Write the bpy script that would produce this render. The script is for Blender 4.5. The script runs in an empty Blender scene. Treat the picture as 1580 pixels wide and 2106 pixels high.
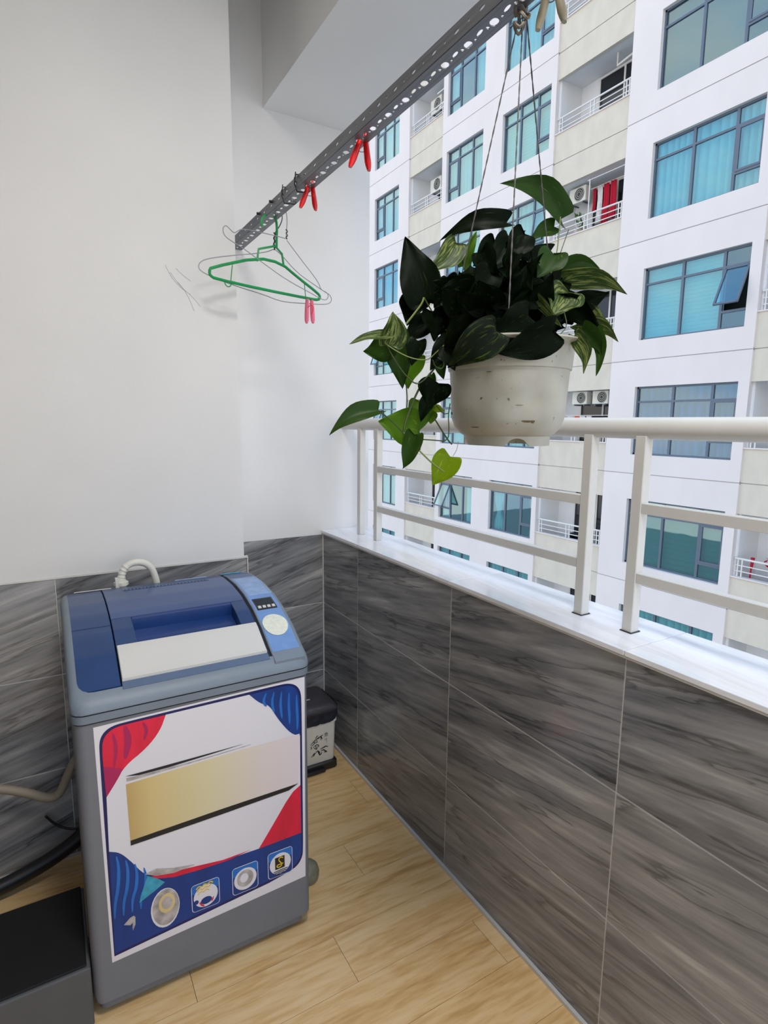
import bpy, bmesh, math, random
from mathutils import Vector, Matrix, noise
random.seed(7)
S = bpy.context.scene
COL = S.collection
PI = math.pi

# ---------------------------------------------------------------- camera
CAM_H = 1.42
FPX = 1183.27                      # focal length in pixels of a 1580 x 2106 frame
AX_R = Vector((0.86305265, -0.50503104, 0.00915241))
AX_D = Vector((-0.06957861, -0.13681132, -0.98815053))
AX_F = Vector((0.50029885, 0.85218913, -0.15321473))
cam_data = bpy.data.cameras.new('camera')
cam = bpy.data.objects.new('camera', cam_data)
COL.objects.link(cam)
mw = Matrix.Identity(4)
for i in range(3):
    mw[i][0] = AX_R[i]; mw[i][1] = -AX_D[i]; mw[i][2] = -AX_F[i]
mw[2][3] = CAM_H
cam.matrix_world = mw
cam_data.sensor_fit = 'HORIZONTAL'
cam_data.sensor_width = 36.0
cam_data.lens = 36.0 * FPX / 1580.0
cam_data.clip_start = 0.02
cam_data.clip_end = 500
S.camera = cam

def at(px, py, depth):
    """point seen at photo pixel (px, py), 'depth' metres along the view axis"""
    return Vector((0, 0, CAM_H)) + depth * (AX_F + AX_R * ((px - 790) / FPX) + AX_D * ((py - 1053) / FPX))

# ---------------------------------------------------------------- world / exposure
S.view_settings.view_transform = 'Standard'
S.view_settings.look = 'None'
S.view_settings.gamma = 1
S.view_settings.exposure = 0.60
S.view_settings.use_curve_mapping = False
W = bpy.data.worlds.new('sky'); S.world = W
W.use_nodes = True
nt = W.node_tree; nt.nodes.clear()
def N(tree, typ, **kw):
    n = tree.nodes.new(typ)
    for k, v in kw.items():
        if hasattr(n, k): setattr(n, k, v)
        else: n.inputs[k].default_value = v
    return n
tc = N(nt, 'ShaderNodeTexCoord')
mp = N(nt, 'ShaderNodeMapping'); mp.inputs['Scale'].default_value = (1, 1, 2.2)
ns = N(nt, 'ShaderNodeTexNoise'); ns.inputs['Scale'].default_value = 2.6; ns.inputs['Detail'].default_value = 7
cr = N(nt, 'ShaderNodeValToRGB')
cr.color_ramp.elements[0].position = 0.36; cr.color_ramp.elements[0].color = (0.26, 0.55, 0.98, 1)
cr.color_ramp.elements[1].position = 0.60; cr.color_ramp.elements[1].color = (1.0, 0.95, 0.90, 1)
bg = N(nt, 'ShaderNodeBackground'); bg.inputs['Strength'].default_value = 1.25
ow = N(nt, 'ShaderNodeOutputWorld')
nt.links.new(tc.outputs['Generated'], mp.inputs['Vector'])
nt.links.new(mp.outputs['Vector'], ns.inputs['Vector'])
sx = N(nt, 'ShaderNodeSeparateXYZ'); nt.links.new(tc.outputs['Generated'], sx.inputs[0])
mz = N(nt, 'ShaderNodeMath', operation='MULTIPLY_ADD'); mz.inputs[1].default_value = -0.26; mz.inputs[2].default_value = 0.10
nt.links.new(sx.outputs['Z'], mz.inputs[0])
az = N(nt, 'ShaderNodeMath', operation='ADD'); nt.links.new(mz.outputs[0], az.inputs[0]); nt.links.new(ns.outputs['Fac'], az.inputs[1])
nt.links.new(az.outputs[0], cr.inputs['Fac'])
nt.links.new(cr.outputs['Color'], bg.inputs['Color'])
nt.links.new(bg.outputs['Background'], ow.inputs['Surface'])

# unseen fill light added to brighten the balcony (its added fixture stands with the room)
FILL_POS = (0.34, 0.25, 2.95)
ld = bpy.data.lights.new('fill_light', 'AREA'); ld.shape = 'DISK'; ld.size = 0.46; ld.energy = 16; ld.color = (1.0, 0.975, 0.94)
lo = bpy.data.objects.new('fill_light', ld); COL.objects.link(lo); lo.location = (FILL_POS[0], FILL_POS[1], 2.872)

# ---------------------------------------------------------------- materials
def srgb(r, g, b):
    f = lambda c: (c / 255 / 12.92) if c / 255 <= 0.04045 else ((c / 255 + 0.055) / 1.055) ** 2.4
    return (f(r), f(g), f(b), 1)

def mat(name, col, rough=0.5, metal=0.0, noise_amt=0.0, noise_scale=8.0, bump=0.0, bump_scale=60.0, spec=0.5, stretch=None, coat=0.0):
    m = bpy.data.materials.new(name); m.use_nodes = True
    t = m.node_tree; b = t.nodes['Principled BSDF']
    b.inputs['Base Color'].default_value = col
    b.inputs['Roughness'].default_value = rough
    b.inputs['Metallic'].default_value = metal
    b.inputs['Specular IOR Level'].default_value = spec
    b.inputs['Coat Weight'].default_value = coat
    b.inputs['Coat Roughness'].default_value = 0.08
    if noise_amt or bump:
        tc = N(t, 'ShaderNodeTexCoord')
        mp = N(t, 'ShaderNodeMapping')
        if stretch: mp.inputs['Scale'].default_value = stretch
        t.links.new(tc.outputs['Object'], mp.inputs['Vector'])
    if noise_amt:
        n = N(t, 'ShaderNodeTexNoise'); n.inputs['Scale'].default_value = noise_scale; n.inputs['Detail'].default_value = 6
        t.links.new(mp.outputs['Vector'], n.inputs['Vector'])
        mr = N(t, 'ShaderNodeMapRange')
        mr.inputs['From Min'].default_value = 0.3; mr.inputs['From Max'].default_value = 0.7
        mr.inputs['To Min'].default_value = 1 - noise_amt; mr.inputs['To Max'].default_value = 1 + noise_amt * 0.4
        t.links.new(n.outputs['Fac'], mr.inputs['Value'])
        mx = N(t, 'ShaderNodeMix', data_type='RGBA', blend_type='MULTIPLY')
        mx.inputs[0].default_value = 1.0
        mx.inputs[6].default_value = col
        t.links.new(mr.outputs['Result'], mx.inputs[7])
        t.links.new(mx.outputs[2], b.inputs['Base Color'])
    if bump:
        n2 = N(t, 'ShaderNodeTexNoise'); n2.inputs['Scale'].default_value = bump_scale; n2.inputs['Detail'].default_value = 4
        t.links.new(mp.outputs['Vector'], n2.inputs['Vector'])
        bp = N(t, 'ShaderNodeBump'); bp.inputs['Strength'].default_value = bump; bp.inputs['Distance'].default_value = 0.002
        t.links.new(n2.outputs['Fac'], bp.inputs['Height'])
        t.links.new(bp.outputs['Normal'], b.inputs['Normal'])
    return m

def vein_mat(name, stops, scale, rot=(0, 0, 0), noise_scale=1.6, distort=0.8, rough=0.2, rand=6.0, spec=0.5, fine=0.35, crack=0.0):
    """stretched noise veins, shifted per object"""
    m = bpy.data.materials.new(name); m.use_nodes = True
    t = m.node_tree; b = t.nodes['Principled BSDF']
    b.inputs['Roughness'].default_value = rough
    b.inputs['Specular IOR Level'].default_value = spec
    tc = N(t, 'ShaderNodeTexCoord'); oi = N(t, 'ShaderNodeObjectInfo')
    mu = N(t, 'ShaderNodeMath', operation='MULTIPLY'); mu.inputs[1].default_value = rand
    t.links.new(oi.outputs['Random'], mu.inputs[0])
    ad = N(t, 'ShaderNodeVectorMath', operation='ADD')
    t.links.new(tc.outputs['Object'], ad.inputs[0]); t.links.new(mu.outputs[0], ad.inputs[1])
    m1 = N(t, 'ShaderNodeMapping'); m1.inputs['Rotation'].default_value = rot
    m2 = N(t, 'ShaderNodeMapping'); m2.inputs['Scale'].default_value = scale
    t.links.new(ad.outputs[0], m1.inputs['Vector']); t.links.new(m1.outputs[0], m2.inputs['Vector'])
    n = N(t, 'ShaderNodeTexNoise'); n.inputs['Scale'].default_value = noise_scale
    n.inputs['Detail'].default_value = 9; n.inputs['Roughness'].default_value = 0.62; n.inputs['Distortion'].default_value = distort
    t.links.new(m2.outputs[0], n.inputs['Vector'])
    n2 = N(t, 'ShaderNodeTexNoise'); n2.inputs['Scale'].default_value = noise_scale * 5
    n2.inputs['Detail'].default_value = 6; n2.inputs['Distortion'].default_value = 0.4
    t.links.new(m2.outputs[0], n2.inputs['Vector'])
    mx = N(t, 'ShaderNodeMix', data_type='FLOAT'); mx.inputs[0].default_value = fine
    t.links.new(n.outputs['Fac'], mx.inputs[2]); t.links.new(n2.outputs['Fac'], mx.inputs[3])
    r = N(t, 'ShaderNodeValToRGB')
    el = r.color_ramp.elements
    el[0].position, el[0].color = stops[0]; el[1].position, el[1].color = stops[-1]
    for p, c in stops[1:-1]:
        e = el.new(p); e.color = c
    t.links.new(mx.outputs[0], r.inputs['Fac'])
    if crack:
        n3 = N(t, 'ShaderNodeTexNoise'); n3.inputs['Scale'].default_value = noise_scale * 0.9; n3.inputs['Detail'].default_value = 5
        n3.inputs['Roughness'].default_value = 0.55; n3.inputs['Distortion'].default_value = 0.25
        sh = N(t, 'ShaderNodeVectorMath', operation='ADD'); sh.inputs[1].default_value = (7.3, 2.1, 4.7)
        t.links.new(m2.outputs[0], sh.inputs[0]); t.links.new(sh.outputs[0], n3.inputs['Vector'])
        r3 = N(t, 'ShaderNodeValToRGB'); e3 = r3.color_ramp.elements
        e3[0].position = 0.40; e3[0].color = (1, 1, 1, 1); e3[1].position = 0.62; e3[1].color = (1, 1, 1, 1)
        for p_, v_ in ((0.455, 1.0), (0.465, 1 - crack), (0.485, 1 - crack * .35), (0.53, 1.0)):
            e = e3.new(p_); e.color = (v_, v_, v_, 1)
        t.links.new(n3.outputs['Fac'], r3.inputs['Fac'])
        mm = N(t, 'ShaderNodeMix', data_type='RGBA', blend_type='MULTIPLY'); mm.inputs[0].default_value = 1
        t.links.new(r.outputs['Color'], mm.inputs[6]); t.links.new(r3.outputs['Color'], mm.inputs[7])
        t.links.new(mm.outputs[2], b.inputs['Base Color'])
    else:
        t.links.new(r.outputs['Color'], b.inputs['Base Color'])
    return m

M = {}
M['paint'] = mat('wall_paint', srgb(226, 225, 223), 0.6, noise_amt=0.04, noise_scale=3, bump=0.25, bump_scale=40)
M['ceil'] = mat('ceiling_paint', srgb(236, 235, 232), 0.7, noise_amt=0.03, noise_scale=3)
TS = [(0.34, srgb(80, 81, 84)), (0.43, srgb(118, 118, 121)), (0.5, srgb(138, 138, 139)), (0.57, srgb(154, 153, 153)), (0.66, srgb(188, 186, 183))]
M['tile'] = vein_mat('grey_stone_tile', TS, (0.75, 1, 8.5), (0, math.radians(9), 0), 1.5, 0.35, 0.14, fine=0.32, crack=0.5)
M['tile_back'] = vein_mat('grey_stone_tile_diagonal', TS, (0.75, 1, 8.5), (0, math.radians(17), 0), 1.5, 0.35, 0.14, fine=0.32, crack=0.5)
M['grout'] = mat('grout', srgb(205, 202, 196), 0.8, noise_amt=0.05)
M['marble'] = vein_mat('white_marble', [(0.3, srgb(212, 213, 218)), (0.45, srgb(236, 236, 240)), (0.55, srgb(246, 246, 248)), (0.7, srgb(236, 235, 236))],
                       (9, 0.9, 1), (0, 0, math.radians(4)), 1.6, 0.5, 0.07, spec=0.6)
M['wood'] = vein_mat('oak_floor', [(0.3, srgb(190, 140, 84)), (0.42, srgb(222, 178, 118)), (0.52, srgb(236, 198, 142)), (0.7, srgb(244, 214, 166))],
                     (0.9, 7, 1), (0, 0, math.radians(2)), 2.0, 0.8, 0.38, spec=0.4, fine=0.45)
M['wood_gap'] = mat('floor_gap', srgb(120, 86, 52), 0.8, noise_amt=0.1)
M['rail'] = mat('white_rail_paint', srgb(216, 214, 208), 0.35, noise_amt=0.03, noise_scale=20)
M['steel'] = mat('dark_galvanised_steel', srgb(120, 122, 126), 0.42, 0.55, noise_amt=0.25, noise_scale=6, stretch=(40, 1, 40))
M['fac_white'] = mat('facade_white', srgb(222, 213, 208), 0.8, noise_amt=0.05, noise_scale=0.9, stretch=(1, 1, 0.5))
M['fac_beige'] = mat('facade_beige', srgb(208, 199, 182), 0.85, noise_amt=0.07, noise_scale=3.2, stretch=(1, 1, 0.6))
M['fac_groove'] = mat('facade_groove', srgb(178, 176, 174), 0.9, noise_amt=0.05)
M['fac_in'] = mat('balcony_white', srgb(226, 226, 226), 0.8, noise_amt=0.04, noise_scale=1)
M['dark'] = mat('dark_interior', srgb(38, 38, 40), 0.8, noise_amt=0.3, noise_scale=2)
M['alu'] = mat('grey_aluminium_frame', srgb(92, 104, 118), 0.45, 0.2, noise_amt=0.04)
M['darkdoor'] = mat('dark_door_glass', srgb(30, 32, 35), 0.1, noise_amt=0.2)
M['screen'] = mat('grey_screen_cloth', srgb(92, 90, 98), 0.9, noise_amt=0.1, noise_scale=2)
M['curtain'] = mat('curtain_cloth', srgb(236, 240, 238), 0.9, noise_amt=0.05)
M['curtain_blue'] = mat('blue_curtain_cloth', srgb(0, 84, 180), 0.85, noise_amt=0.08)
M['blind'] = mat('blind_slat', srgb(224, 232, 226), 0.6, noise_amt=0.03)
M['blind_dark'] = mat('green_blind_slat', srgb(105, 135, 120), 0.6, noise_amt=0.03)
M['ac_body'] = mat('ac_casing', srgb(214, 212, 200), 0.5, noise_amt=0.1, noise_scale=4)
M['ac_dark'] = mat('ac_grille', srgb(50, 52, 52), 0.6, noise_amt=0.2)
M['red_cloth'] = mat('red_cloth', srgb(190, 20, 50), 0.9, noise_amt=0.1)
M['black_cloth'] = mat('black_cloth', srgb(28, 28, 32), 0.9, noise_amt=0.2)
M['pale_cloth'] = mat('pale_cloth', srgb(225, 222, 220), 0.9, noise_amt=0.1)
M['orange_cloth'] = mat('orange_cloth', srgb(230, 90, 50), 0.9, noise_amt=0.1)
M['washer'] = mat('washer_grey_plastic', srgb(120, 131, 142), 0.45, noise_amt=0.05, noise_scale=14, bump=0.15, bump_scale=400)
M['washer_low'] = mat('washer_grey_body', srgb(118, 121, 128), 0.5, noise_amt=0.05, noise_scale=14)
M['blue_dark'] = mat('blue_plastic_dark', srgb(28, 62, 112), 0.35, noise_amt=0.14, noise_scale=10, coat=0.2)
M['blue_lid'] = mat('blue_plastic_lid', srgb(56, 80, 128), 0.35, noise_amt=0.08, noise_scale=8, coat=0.2)
M['blue_pocket'] = mat('blue_plastic_pocket', srgb(22, 58, 118), 0.3, noise_amt=0.12, noise_scale=9)
M['panel_blue'] = mat('panel_light_blue', srgb(112, 148, 200), 0.4, noise_amt=0.12, noise_scale=20)
M['panel_pale'] = mat('panel_pale_blue', srgb(140, 168, 208), 0.4, noise_amt=0.18, noise_scale=50)
M['plate'] = mat('lid_grey_plate', srgb(208, 206, 201), 0.45, noise_amt=0.02, noise_scale=6)
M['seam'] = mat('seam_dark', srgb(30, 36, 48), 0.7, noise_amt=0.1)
M['display'] = mat('display_black', srgb(26, 28, 32), 0.2, noise_amt=0.1)
M['white_print'] = mat('white_print', srgb(228, 225, 230), 0.4, noise_amt=0.015, noise_scale=5)
M['navy'] = mat('navy_print', srgb(14, 22, 88), 0.35, noise_amt=0.05)
M['royal'] = mat('royal_blue_print', srgb(4, 58, 136), 0.35, noise_amt=0.25, noise_scale=9, stretch=(3, 1, 0.8))
M['sky_print'] = mat('bright_blue_print', srgb(26, 112, 198), 0.35, noise_amt=0.2)
M['red_print'] = mat('red_print', srgb(226, 26, 66), 0.35, noise_amt=0.18, noise_scale=10, stretch=(3, 1, 0.7))
M['magenta_print'] = mat('magenta_print', srgb(176, 22, 90), 0.35, noise_amt=0.1)
M['cyan_print'] = mat('cyan_print', srgb(60, 165, 195), 0.35, noise_amt=0.3, noise_scale=60)
M['black_print'] = mat('black_print', srgb(24, 24, 30), 0.4, noise_amt=0.1)
M['yellow_print'] = mat('yellow_print', srgb(240, 200, 50), 0.4, noise_amt=0.1)
M['silver_print'] = mat('silver_print', srgb(188, 180, 176), 0.35, noise_amt=0.45, noise_scale=45)
M['hose_white'] = mat('white_hose', srgb(222, 220, 208), 0.45, noise_amt=0.06)
M['hose_grey'] = mat('grey_hose', srgb(158, 146, 128), 0.5, noise_amt=0.1)
M['black_plastic'] = mat('black_plastic', srgb(30, 31, 34), 0.4, noise_amt=0.15, noise_scale=20)
M['bin_lid'] = mat('bin_lid_plastic', srgb(66, 64, 70), 0.35, noise_amt=0.1, noise_scale=20)
M['bag'] = mat('black_bin_bag', srgb(42, 44, 54), 0.18, noise_amt=0.3, noise_scale=30, bump=0.6, bump_scale=50)
M['bin_white'] = mat('bin_cream_plastic', srgb(226, 222, 210), 0.4, noise_amt=0.05, noise_scale=20)
M['green_plastic'] = mat('green_plastic', srgb(10, 150, 78), 0.35, noise_amt=0.05)
M['wire'] = mat('galvanised_wire', srgb(150, 150, 155), 0.35, 0.7, noise_amt=0.1)
M['black_wire'] = mat('black_wire', srgb(26, 26, 28), 0.5, noise_amt=0.1)
M['red_plastic'] = mat('red_plastic', srgb(225, 16, 22), 0.25, noise_amt=0.04)
M['pink_plastic'] = mat('pink_plastic', srgb(240, 120, 150), 0.3, noise_amt=0.05)
M['beige_plastic'] = mat('beige_plastic', srgb(170, 160, 135), 0.35, noise_amt=0.08)
M['string'] = mat('grey_cord', srgb(94, 90, 88), 0.8, noise_amt=0.2, noise_scale=200)
M['soil'] = mat('potting_soil', srgb(38, 28, 20), 0.95, noise_amt=0.4, noise_scale=60, bump=1, bump_scale=80)
M['plinth'] = mat('grey_concrete_plinth', srgb(90, 90, 92), 0.7, noise_amt=0.08, noise_scale=12)
M['shade_sheet'] = mat('shade_sheet_black', srgb(14, 14, 15), 0.8, noise_amt=0.2)
M['ground'] = mat('ground_paving', srgb(160, 160, 155), 0.9, noise_amt=0.1, noise_scale=0.4)
M['plant_far'] = mat('far_foliage', srgb(86, 120, 50), 0.7, noise_amt=0.5, noise_scale=12)

# stained pot plastic: cream, brown specks and one brown smudge
def pot_material():
    m = mat('pot_white_plastic', srgb(214, 208, 190), 0.4)
    t = m.node_tree; b = t.nodes['Principled BSDF']
    tc = N(t, 'ShaderNodeTexCoord')
    n1 = N(t, 'ShaderNodeTexNoise'); n1.inputs['Scale'].default_value = 90; n1.inputs['Detail'].default_value = 3
    n2 = N(t, 'ShaderNodeTexNoise'); n2.inputs['Scale'].default_value = 14; n2.inputs['Detail'].default_value = 6
    t.links.new(tc.outputs['Object'], n1.inputs['Vector']); t.links.new(tc.outputs['Object'], n2.inputs['Vector'])
    r1 = N(t, 'ShaderNodeValToRGB'); r1.color_ramp.elements[0].position = 0.24; r1.color_ramp.elements[1].position = 0.31
    r1.color_ramp.elements[0].color = (0.25, 0.18, 0.1, 1); r1.color_ramp.elements[1].color = (1, 1, 1, 1)
    r2 = N(t, 'ShaderNodeValToRGB'); r2.color_ramp.elements[0].position = 0.3; r2.color_ramp.elements[1].position = 0.65
    r2.color_ramp.elements[0].color = (0.78, 0.74, 0.66, 1); r2.color_ramp.elements[1].color = (1, 1, 1, 1)
    t.links.new(n1.outputs['Fac'], r1.inputs['Fac']); t.links.new(n2.outputs['Fac'], r2.inputs['Fac'])
    a = N(t, 'ShaderNodeMix', data_type='RGBA', blend_type='MULTIPLY'); a.inputs[0].default_value = 1
    c = N(t, 'ShaderNodeMix', data_type='RGBA', blend_type='MULTIPLY'); c.inputs[0].default_value = 1
    a.inputs[6].default_value = srgb(188, 186, 174)
    t.links.new(r1.outputs[0], a.inputs[7]); t.links.new(a.outputs[2], c.inputs[6]); t.links.new(r2.outputs[0], c.inputs[7])
    t.links.new(c.outputs[2], b.inputs['Base Color'])
    b.inputs['Subsurface Weight'].default_value = 0.0
    return m
M['pot'] = pot_material()

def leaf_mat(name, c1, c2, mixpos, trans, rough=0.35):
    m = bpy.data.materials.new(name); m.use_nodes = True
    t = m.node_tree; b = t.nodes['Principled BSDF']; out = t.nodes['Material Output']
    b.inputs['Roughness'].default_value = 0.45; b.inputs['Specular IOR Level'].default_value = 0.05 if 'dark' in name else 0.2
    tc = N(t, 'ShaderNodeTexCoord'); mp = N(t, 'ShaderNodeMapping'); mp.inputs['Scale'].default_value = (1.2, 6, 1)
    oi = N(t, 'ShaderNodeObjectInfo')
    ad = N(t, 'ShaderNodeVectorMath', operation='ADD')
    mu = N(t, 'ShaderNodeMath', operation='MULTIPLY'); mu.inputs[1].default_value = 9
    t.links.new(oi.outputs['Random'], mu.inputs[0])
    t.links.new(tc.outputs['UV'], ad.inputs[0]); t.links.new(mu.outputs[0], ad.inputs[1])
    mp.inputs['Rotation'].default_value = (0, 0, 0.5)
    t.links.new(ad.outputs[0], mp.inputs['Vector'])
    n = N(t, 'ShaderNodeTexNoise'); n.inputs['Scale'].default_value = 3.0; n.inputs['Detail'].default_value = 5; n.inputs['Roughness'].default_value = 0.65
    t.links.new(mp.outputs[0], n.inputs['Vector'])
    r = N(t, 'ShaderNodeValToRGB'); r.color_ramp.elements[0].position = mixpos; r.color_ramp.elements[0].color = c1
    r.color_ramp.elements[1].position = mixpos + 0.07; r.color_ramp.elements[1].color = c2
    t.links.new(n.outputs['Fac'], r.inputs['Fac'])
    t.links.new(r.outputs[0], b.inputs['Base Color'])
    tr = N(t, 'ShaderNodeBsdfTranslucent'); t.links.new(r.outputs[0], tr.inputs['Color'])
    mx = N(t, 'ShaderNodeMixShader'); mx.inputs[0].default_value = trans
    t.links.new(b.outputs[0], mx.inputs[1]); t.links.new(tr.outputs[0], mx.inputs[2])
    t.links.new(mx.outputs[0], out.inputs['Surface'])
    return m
M['leaf_shade_dark'] = leaf_mat('dark_pothos_leaf', srgb(7, 17, 5), srgb(38, 56, 18), 0.60, 0.06)  # dark green taken near black, shade of the backlit heart painted in
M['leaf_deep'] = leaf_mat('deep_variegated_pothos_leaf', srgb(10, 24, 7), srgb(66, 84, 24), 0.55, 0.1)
M['leaf_mid'] = leaf_mat('mid_green_pothos_leaf', srgb(42, 70, 18), srgb(96, 116, 40), 0.62, 0.35)
M['leaf_var'] = leaf_mat('variegated_pothos_leaf', srgb(48, 68, 28), srgb(128, 140, 76), 0.50, 0.3)
M['leaf_lime'] = leaf_mat('lime_pothos_leaf', srgb(130, 160, 20), srgb(175, 195, 50), 0.6, 0.6)
M['leaf_bright'] = leaf_mat('bright_pothos_leaf', srgb(80, 120, 18), srgb(150, 165, 50), 0.62, 0.5)
M['stem'] = mat('green_stem', srgb(58, 74, 30), 0.5, noise_amt=0.2, noise_scale=30)
M['stem_lime'] = mat('light_stem', srgb(128, 140, 80), 0.5, noise_amt=0.2, noise_scale=30)

def glass_mat(name, tint, fac, rcol):
    m = bpy.data.materials.new(name); m.use_nodes = True
    t = m.node_tree; out = t.nodes['Material Output']; t.nodes.remove(t.nodes['Principled BSDF'])
    tr = N(t, 'ShaderNodeBsdfTransparent'); tr.inputs['Color'].default_value = tint
    gl = N(t, 'ShaderNodeBsdfGlossy'); gl.inputs['Color'].default_value = rcol; gl.inputs['Roughness'].default_value = 0.02
    n = N(t, 'ShaderNodeTexNoise'); n.inputs['Scale'].default_value = 0.8
    bp = N(t, 'ShaderNodeBump'); bp.inputs['Strength'].default_value = 0.03; bp.inputs['Distance'].default_value = 0.05
    tc = N(t, 'ShaderNodeTexCoord'); t.links.new(tc.outputs['Object'], n.inputs['Vector'])
    t.links.new(n.outputs['Fac'], bp.inputs['Height']); t.links.new(bp.outputs[0], gl.inputs['Normal'])
    mx = N(t, 'ShaderNodeMixShader'); lw = N(t, 'ShaderNodeLayerWeight'); lw.inputs['Blend'].default_value = 0.5
    pw_ = N(t, 'ShaderNodeMath', operation='POWER'); pw_.inputs[1].default_value = 3.0; t.links.new(lw.outputs['Facing'], pw_.inputs[0])
    fz = N(t, 'ShaderNodeMath', operation='MULTIPLY_ADD'); fz.inputs[1].default_value = 0.6; fz.inputs[2].default_value = fac
    t.links.new(pw_.outputs[0], fz.inputs[0]); t.links.new(fz.outputs[0], mx.inputs[0])
    t.links.new(tr.outputs[0], mx.inputs[1]); t.links.new(gl.outputs[0], mx.inputs[2]); t.links.new(mx.outputs[0], out.inputs['Surface'])
    return m
M['glass'] = glass_mat('teal_tinted_glass', (0.60, 0.83, 0.84, 1), 0.13, (0.78, 0.90, 0.96, 1))

# ---------------------------------------------------------------- mesh builders
class MB:
    def __init__(s): s.bm = bmesh.new()
    def box(s, x0, x1, y0, y1, z0, z1, rot=None):
        vs = [Vector((x, y, z)) for z in (z0, z1) for y in (y0, y1) for x in (x0, x1)]
        if rot is not None:
            c = Vector(((x0 + x1) / 2, (y0 + y1) / 2, (z0 + z1) / 2)); vs = [c + rot @ (v - c) for v in vs]
        v = [s.bm.verts.new(p) for p in vs]
        for f in ((0, 2, 3, 1), (4, 5, 7, 6), (0, 1, 5, 4), (2, 6, 7, 3), (0, 4, 6, 2), (1, 3, 7, 5)):
            s.bm.faces.new([v[i] for i in f])
        return s
    def tube(s, pts, r, n=10, closed=False, caps=True):
        pts = [Vector(p) for p in pts]; m = len(pts)
        rs = r if isinstance(r, (list, tuple)) else [r] * m
        up = None; rings = []
        for i, p in enumerate(pts):
            if closed: d = pts[(i + 1) % m] - pts[i - 1]
            else: d = pts[min(i + 1, m - 1)] - pts[max(i - 1, 0)]
            d.normalize()
            if up is None:
                up = Vector((0, 0, 1)) if abs(d.z) < 0.9 else Vector((1, 0, 0))
            a = (up - d * up.dot(d)).normalized(); b = d.cross(a); up = a
            rings.append([s.bm.verts.new(p + (a * math.cos(2 * PI * k / n) + b * math.sin(2 * PI * k / n)) * rs[i]) for k in range(n)])
        rng = range(m if closed else m - 1)
        for i in rng:
            A, B = rings[i], rings[(i + 1) % m]
            for k in range(n):
                s.bm.faces.new((A[k], A[(k + 1) % n], B[(k + 1) % n], B[k]))
        if caps and not closed:
            s.bm.faces.new(rings[0][::-1]); s.bm.faces.new(rings[-1])
        return s
    def lathe(s, prof, c=(0, 0, 0), n=48, cap0=False, cap1=False):
        rings = []
        for r, z in prof:
            rings.append([s.bm.verts.new((c[0] + r * math.cos(2 * PI * k / n), c[1] + r * math.sin(2 * PI * k / n), c[2] + z)) for k in range(n)])
        for A, B in zip(rings, rings[1:]):
            for k in range(n): s.bm.faces.new((A[k], A[(k + 1) % n], B[(k + 1) % n], B[k]))
        if cap0: s.bm.faces.new(rings[0][::-1])
        if cap1: s.bm.faces.new(rings[-1])
        return s
    def grid(s, rows, close_u=False):
        g = [[s.bm.verts.new(p) for p in r] for r in rows]
        for A, B in zip(g, g[1:]):
            for k in range(len(A) - 1): s.bm.faces.new((A[k], A[k + 1], B[k + 1], B[k]))
            if close_u: s.bm.faces.new((A[-1], A[0], B[0], B[-1]))
        return g
    def prism(s, pts, a, b):
        """extrude polygon pts (list of 3d) by vector from a-offset to b-offset"""
        A = [s.bm.verts.new(Vector(p) + Vector(a)) for p in pts]; B = [s.bm.verts.new(Vector(p) + Vector(b)) for p in pts]
        f1 = s.bm.faces.new(A); f2 = s.bm.faces.new(B[::-1])
        n = len(A)
        for i in range(n): s.bm.faces.new((A[i], B[i], B[(i + 1) % n], A[(i + 1) % n]))
        f1.normal_update(); f2.normal_update()
        bmesh.ops.triangulate(s.bm, faces=[f1, f2], ngon_method='EAR_CLIP')
        return s
    def bevel(s, w, seg=2):
        bmesh.ops.bevel(s.bm, geom=[e for e in s.bm.edges], offset=w, segments=seg, affect='EDGES', profile=0.5)
        return s
    def mesh(s, name, m, smooth=True, ang=35, offset=None):
        bm = s.bm
        if offset is not None: bmesh.ops.translate(bm, verts=bm.verts, vec=-Vector(offset))
        bmesh.ops.recalc_face_normals(bm, faces=bm.faces)
        if smooth:
            for f in bm.faces: f.smooth = True
            a = math.radians(ang)
            for e in bm.edges:
                if len(e.link_faces) == 2 and e.calc_face_angle(0) > a: e.smooth = False
        me = bpy.data.meshes.new(name); bm.to_mesh(me); bm.free()
        me.materials.append(m)
        return me

def origin(p):
    v = Vector((0, 0, 0))
    while p is not None: v += p.location; p = p.parent
    return v
def build(name, mb, m, parent=None, smooth=True, ang=35, kind=None):
    """mesh given in world coordinates"""
    o = bpy.data.objects.new(name, mb.mesh(name, M[m] if isinstance(m, str) else m, smooth, ang, origin(parent) if parent else None))
    COL.objects.link(o)
    if parent: o.parent = parent
    if kind: o['kind'] = kind
    return o
def place(name, me, loc, parent=None, rz=0, kind=None):
    o = bpy.data.objects.new(name, me); COL.objects.link(o)
    o.location = Vector(loc) - (origin(parent) if parent else Vector((0, 0, 0)))
    o.rotation_euler = (0, 0, rz)
    if parent: o.parent = parent
    if kind: o['kind'] = kind
    return o
def tag(o, label, cat, group=None):
    o['label'] = label; o['category'] = cat
    if group: o['group'] = group
    return o
def thing(name, loc, label, cat, group=None):
    o = bpy.data.objects.new(name, None); COL.objects.link(o); o.location = loc
    o.empty_display_size = 0.05
    return tag(o, label, cat, group)
def sbox(name, m, x0, x1, y0, y1, z0, z1, parent=None, kind='structure'):
    return build(name, MB().box(x0, x1, y0, y1, z0, z1), m, parent, False, kind=kind if parent is None else None)

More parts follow.
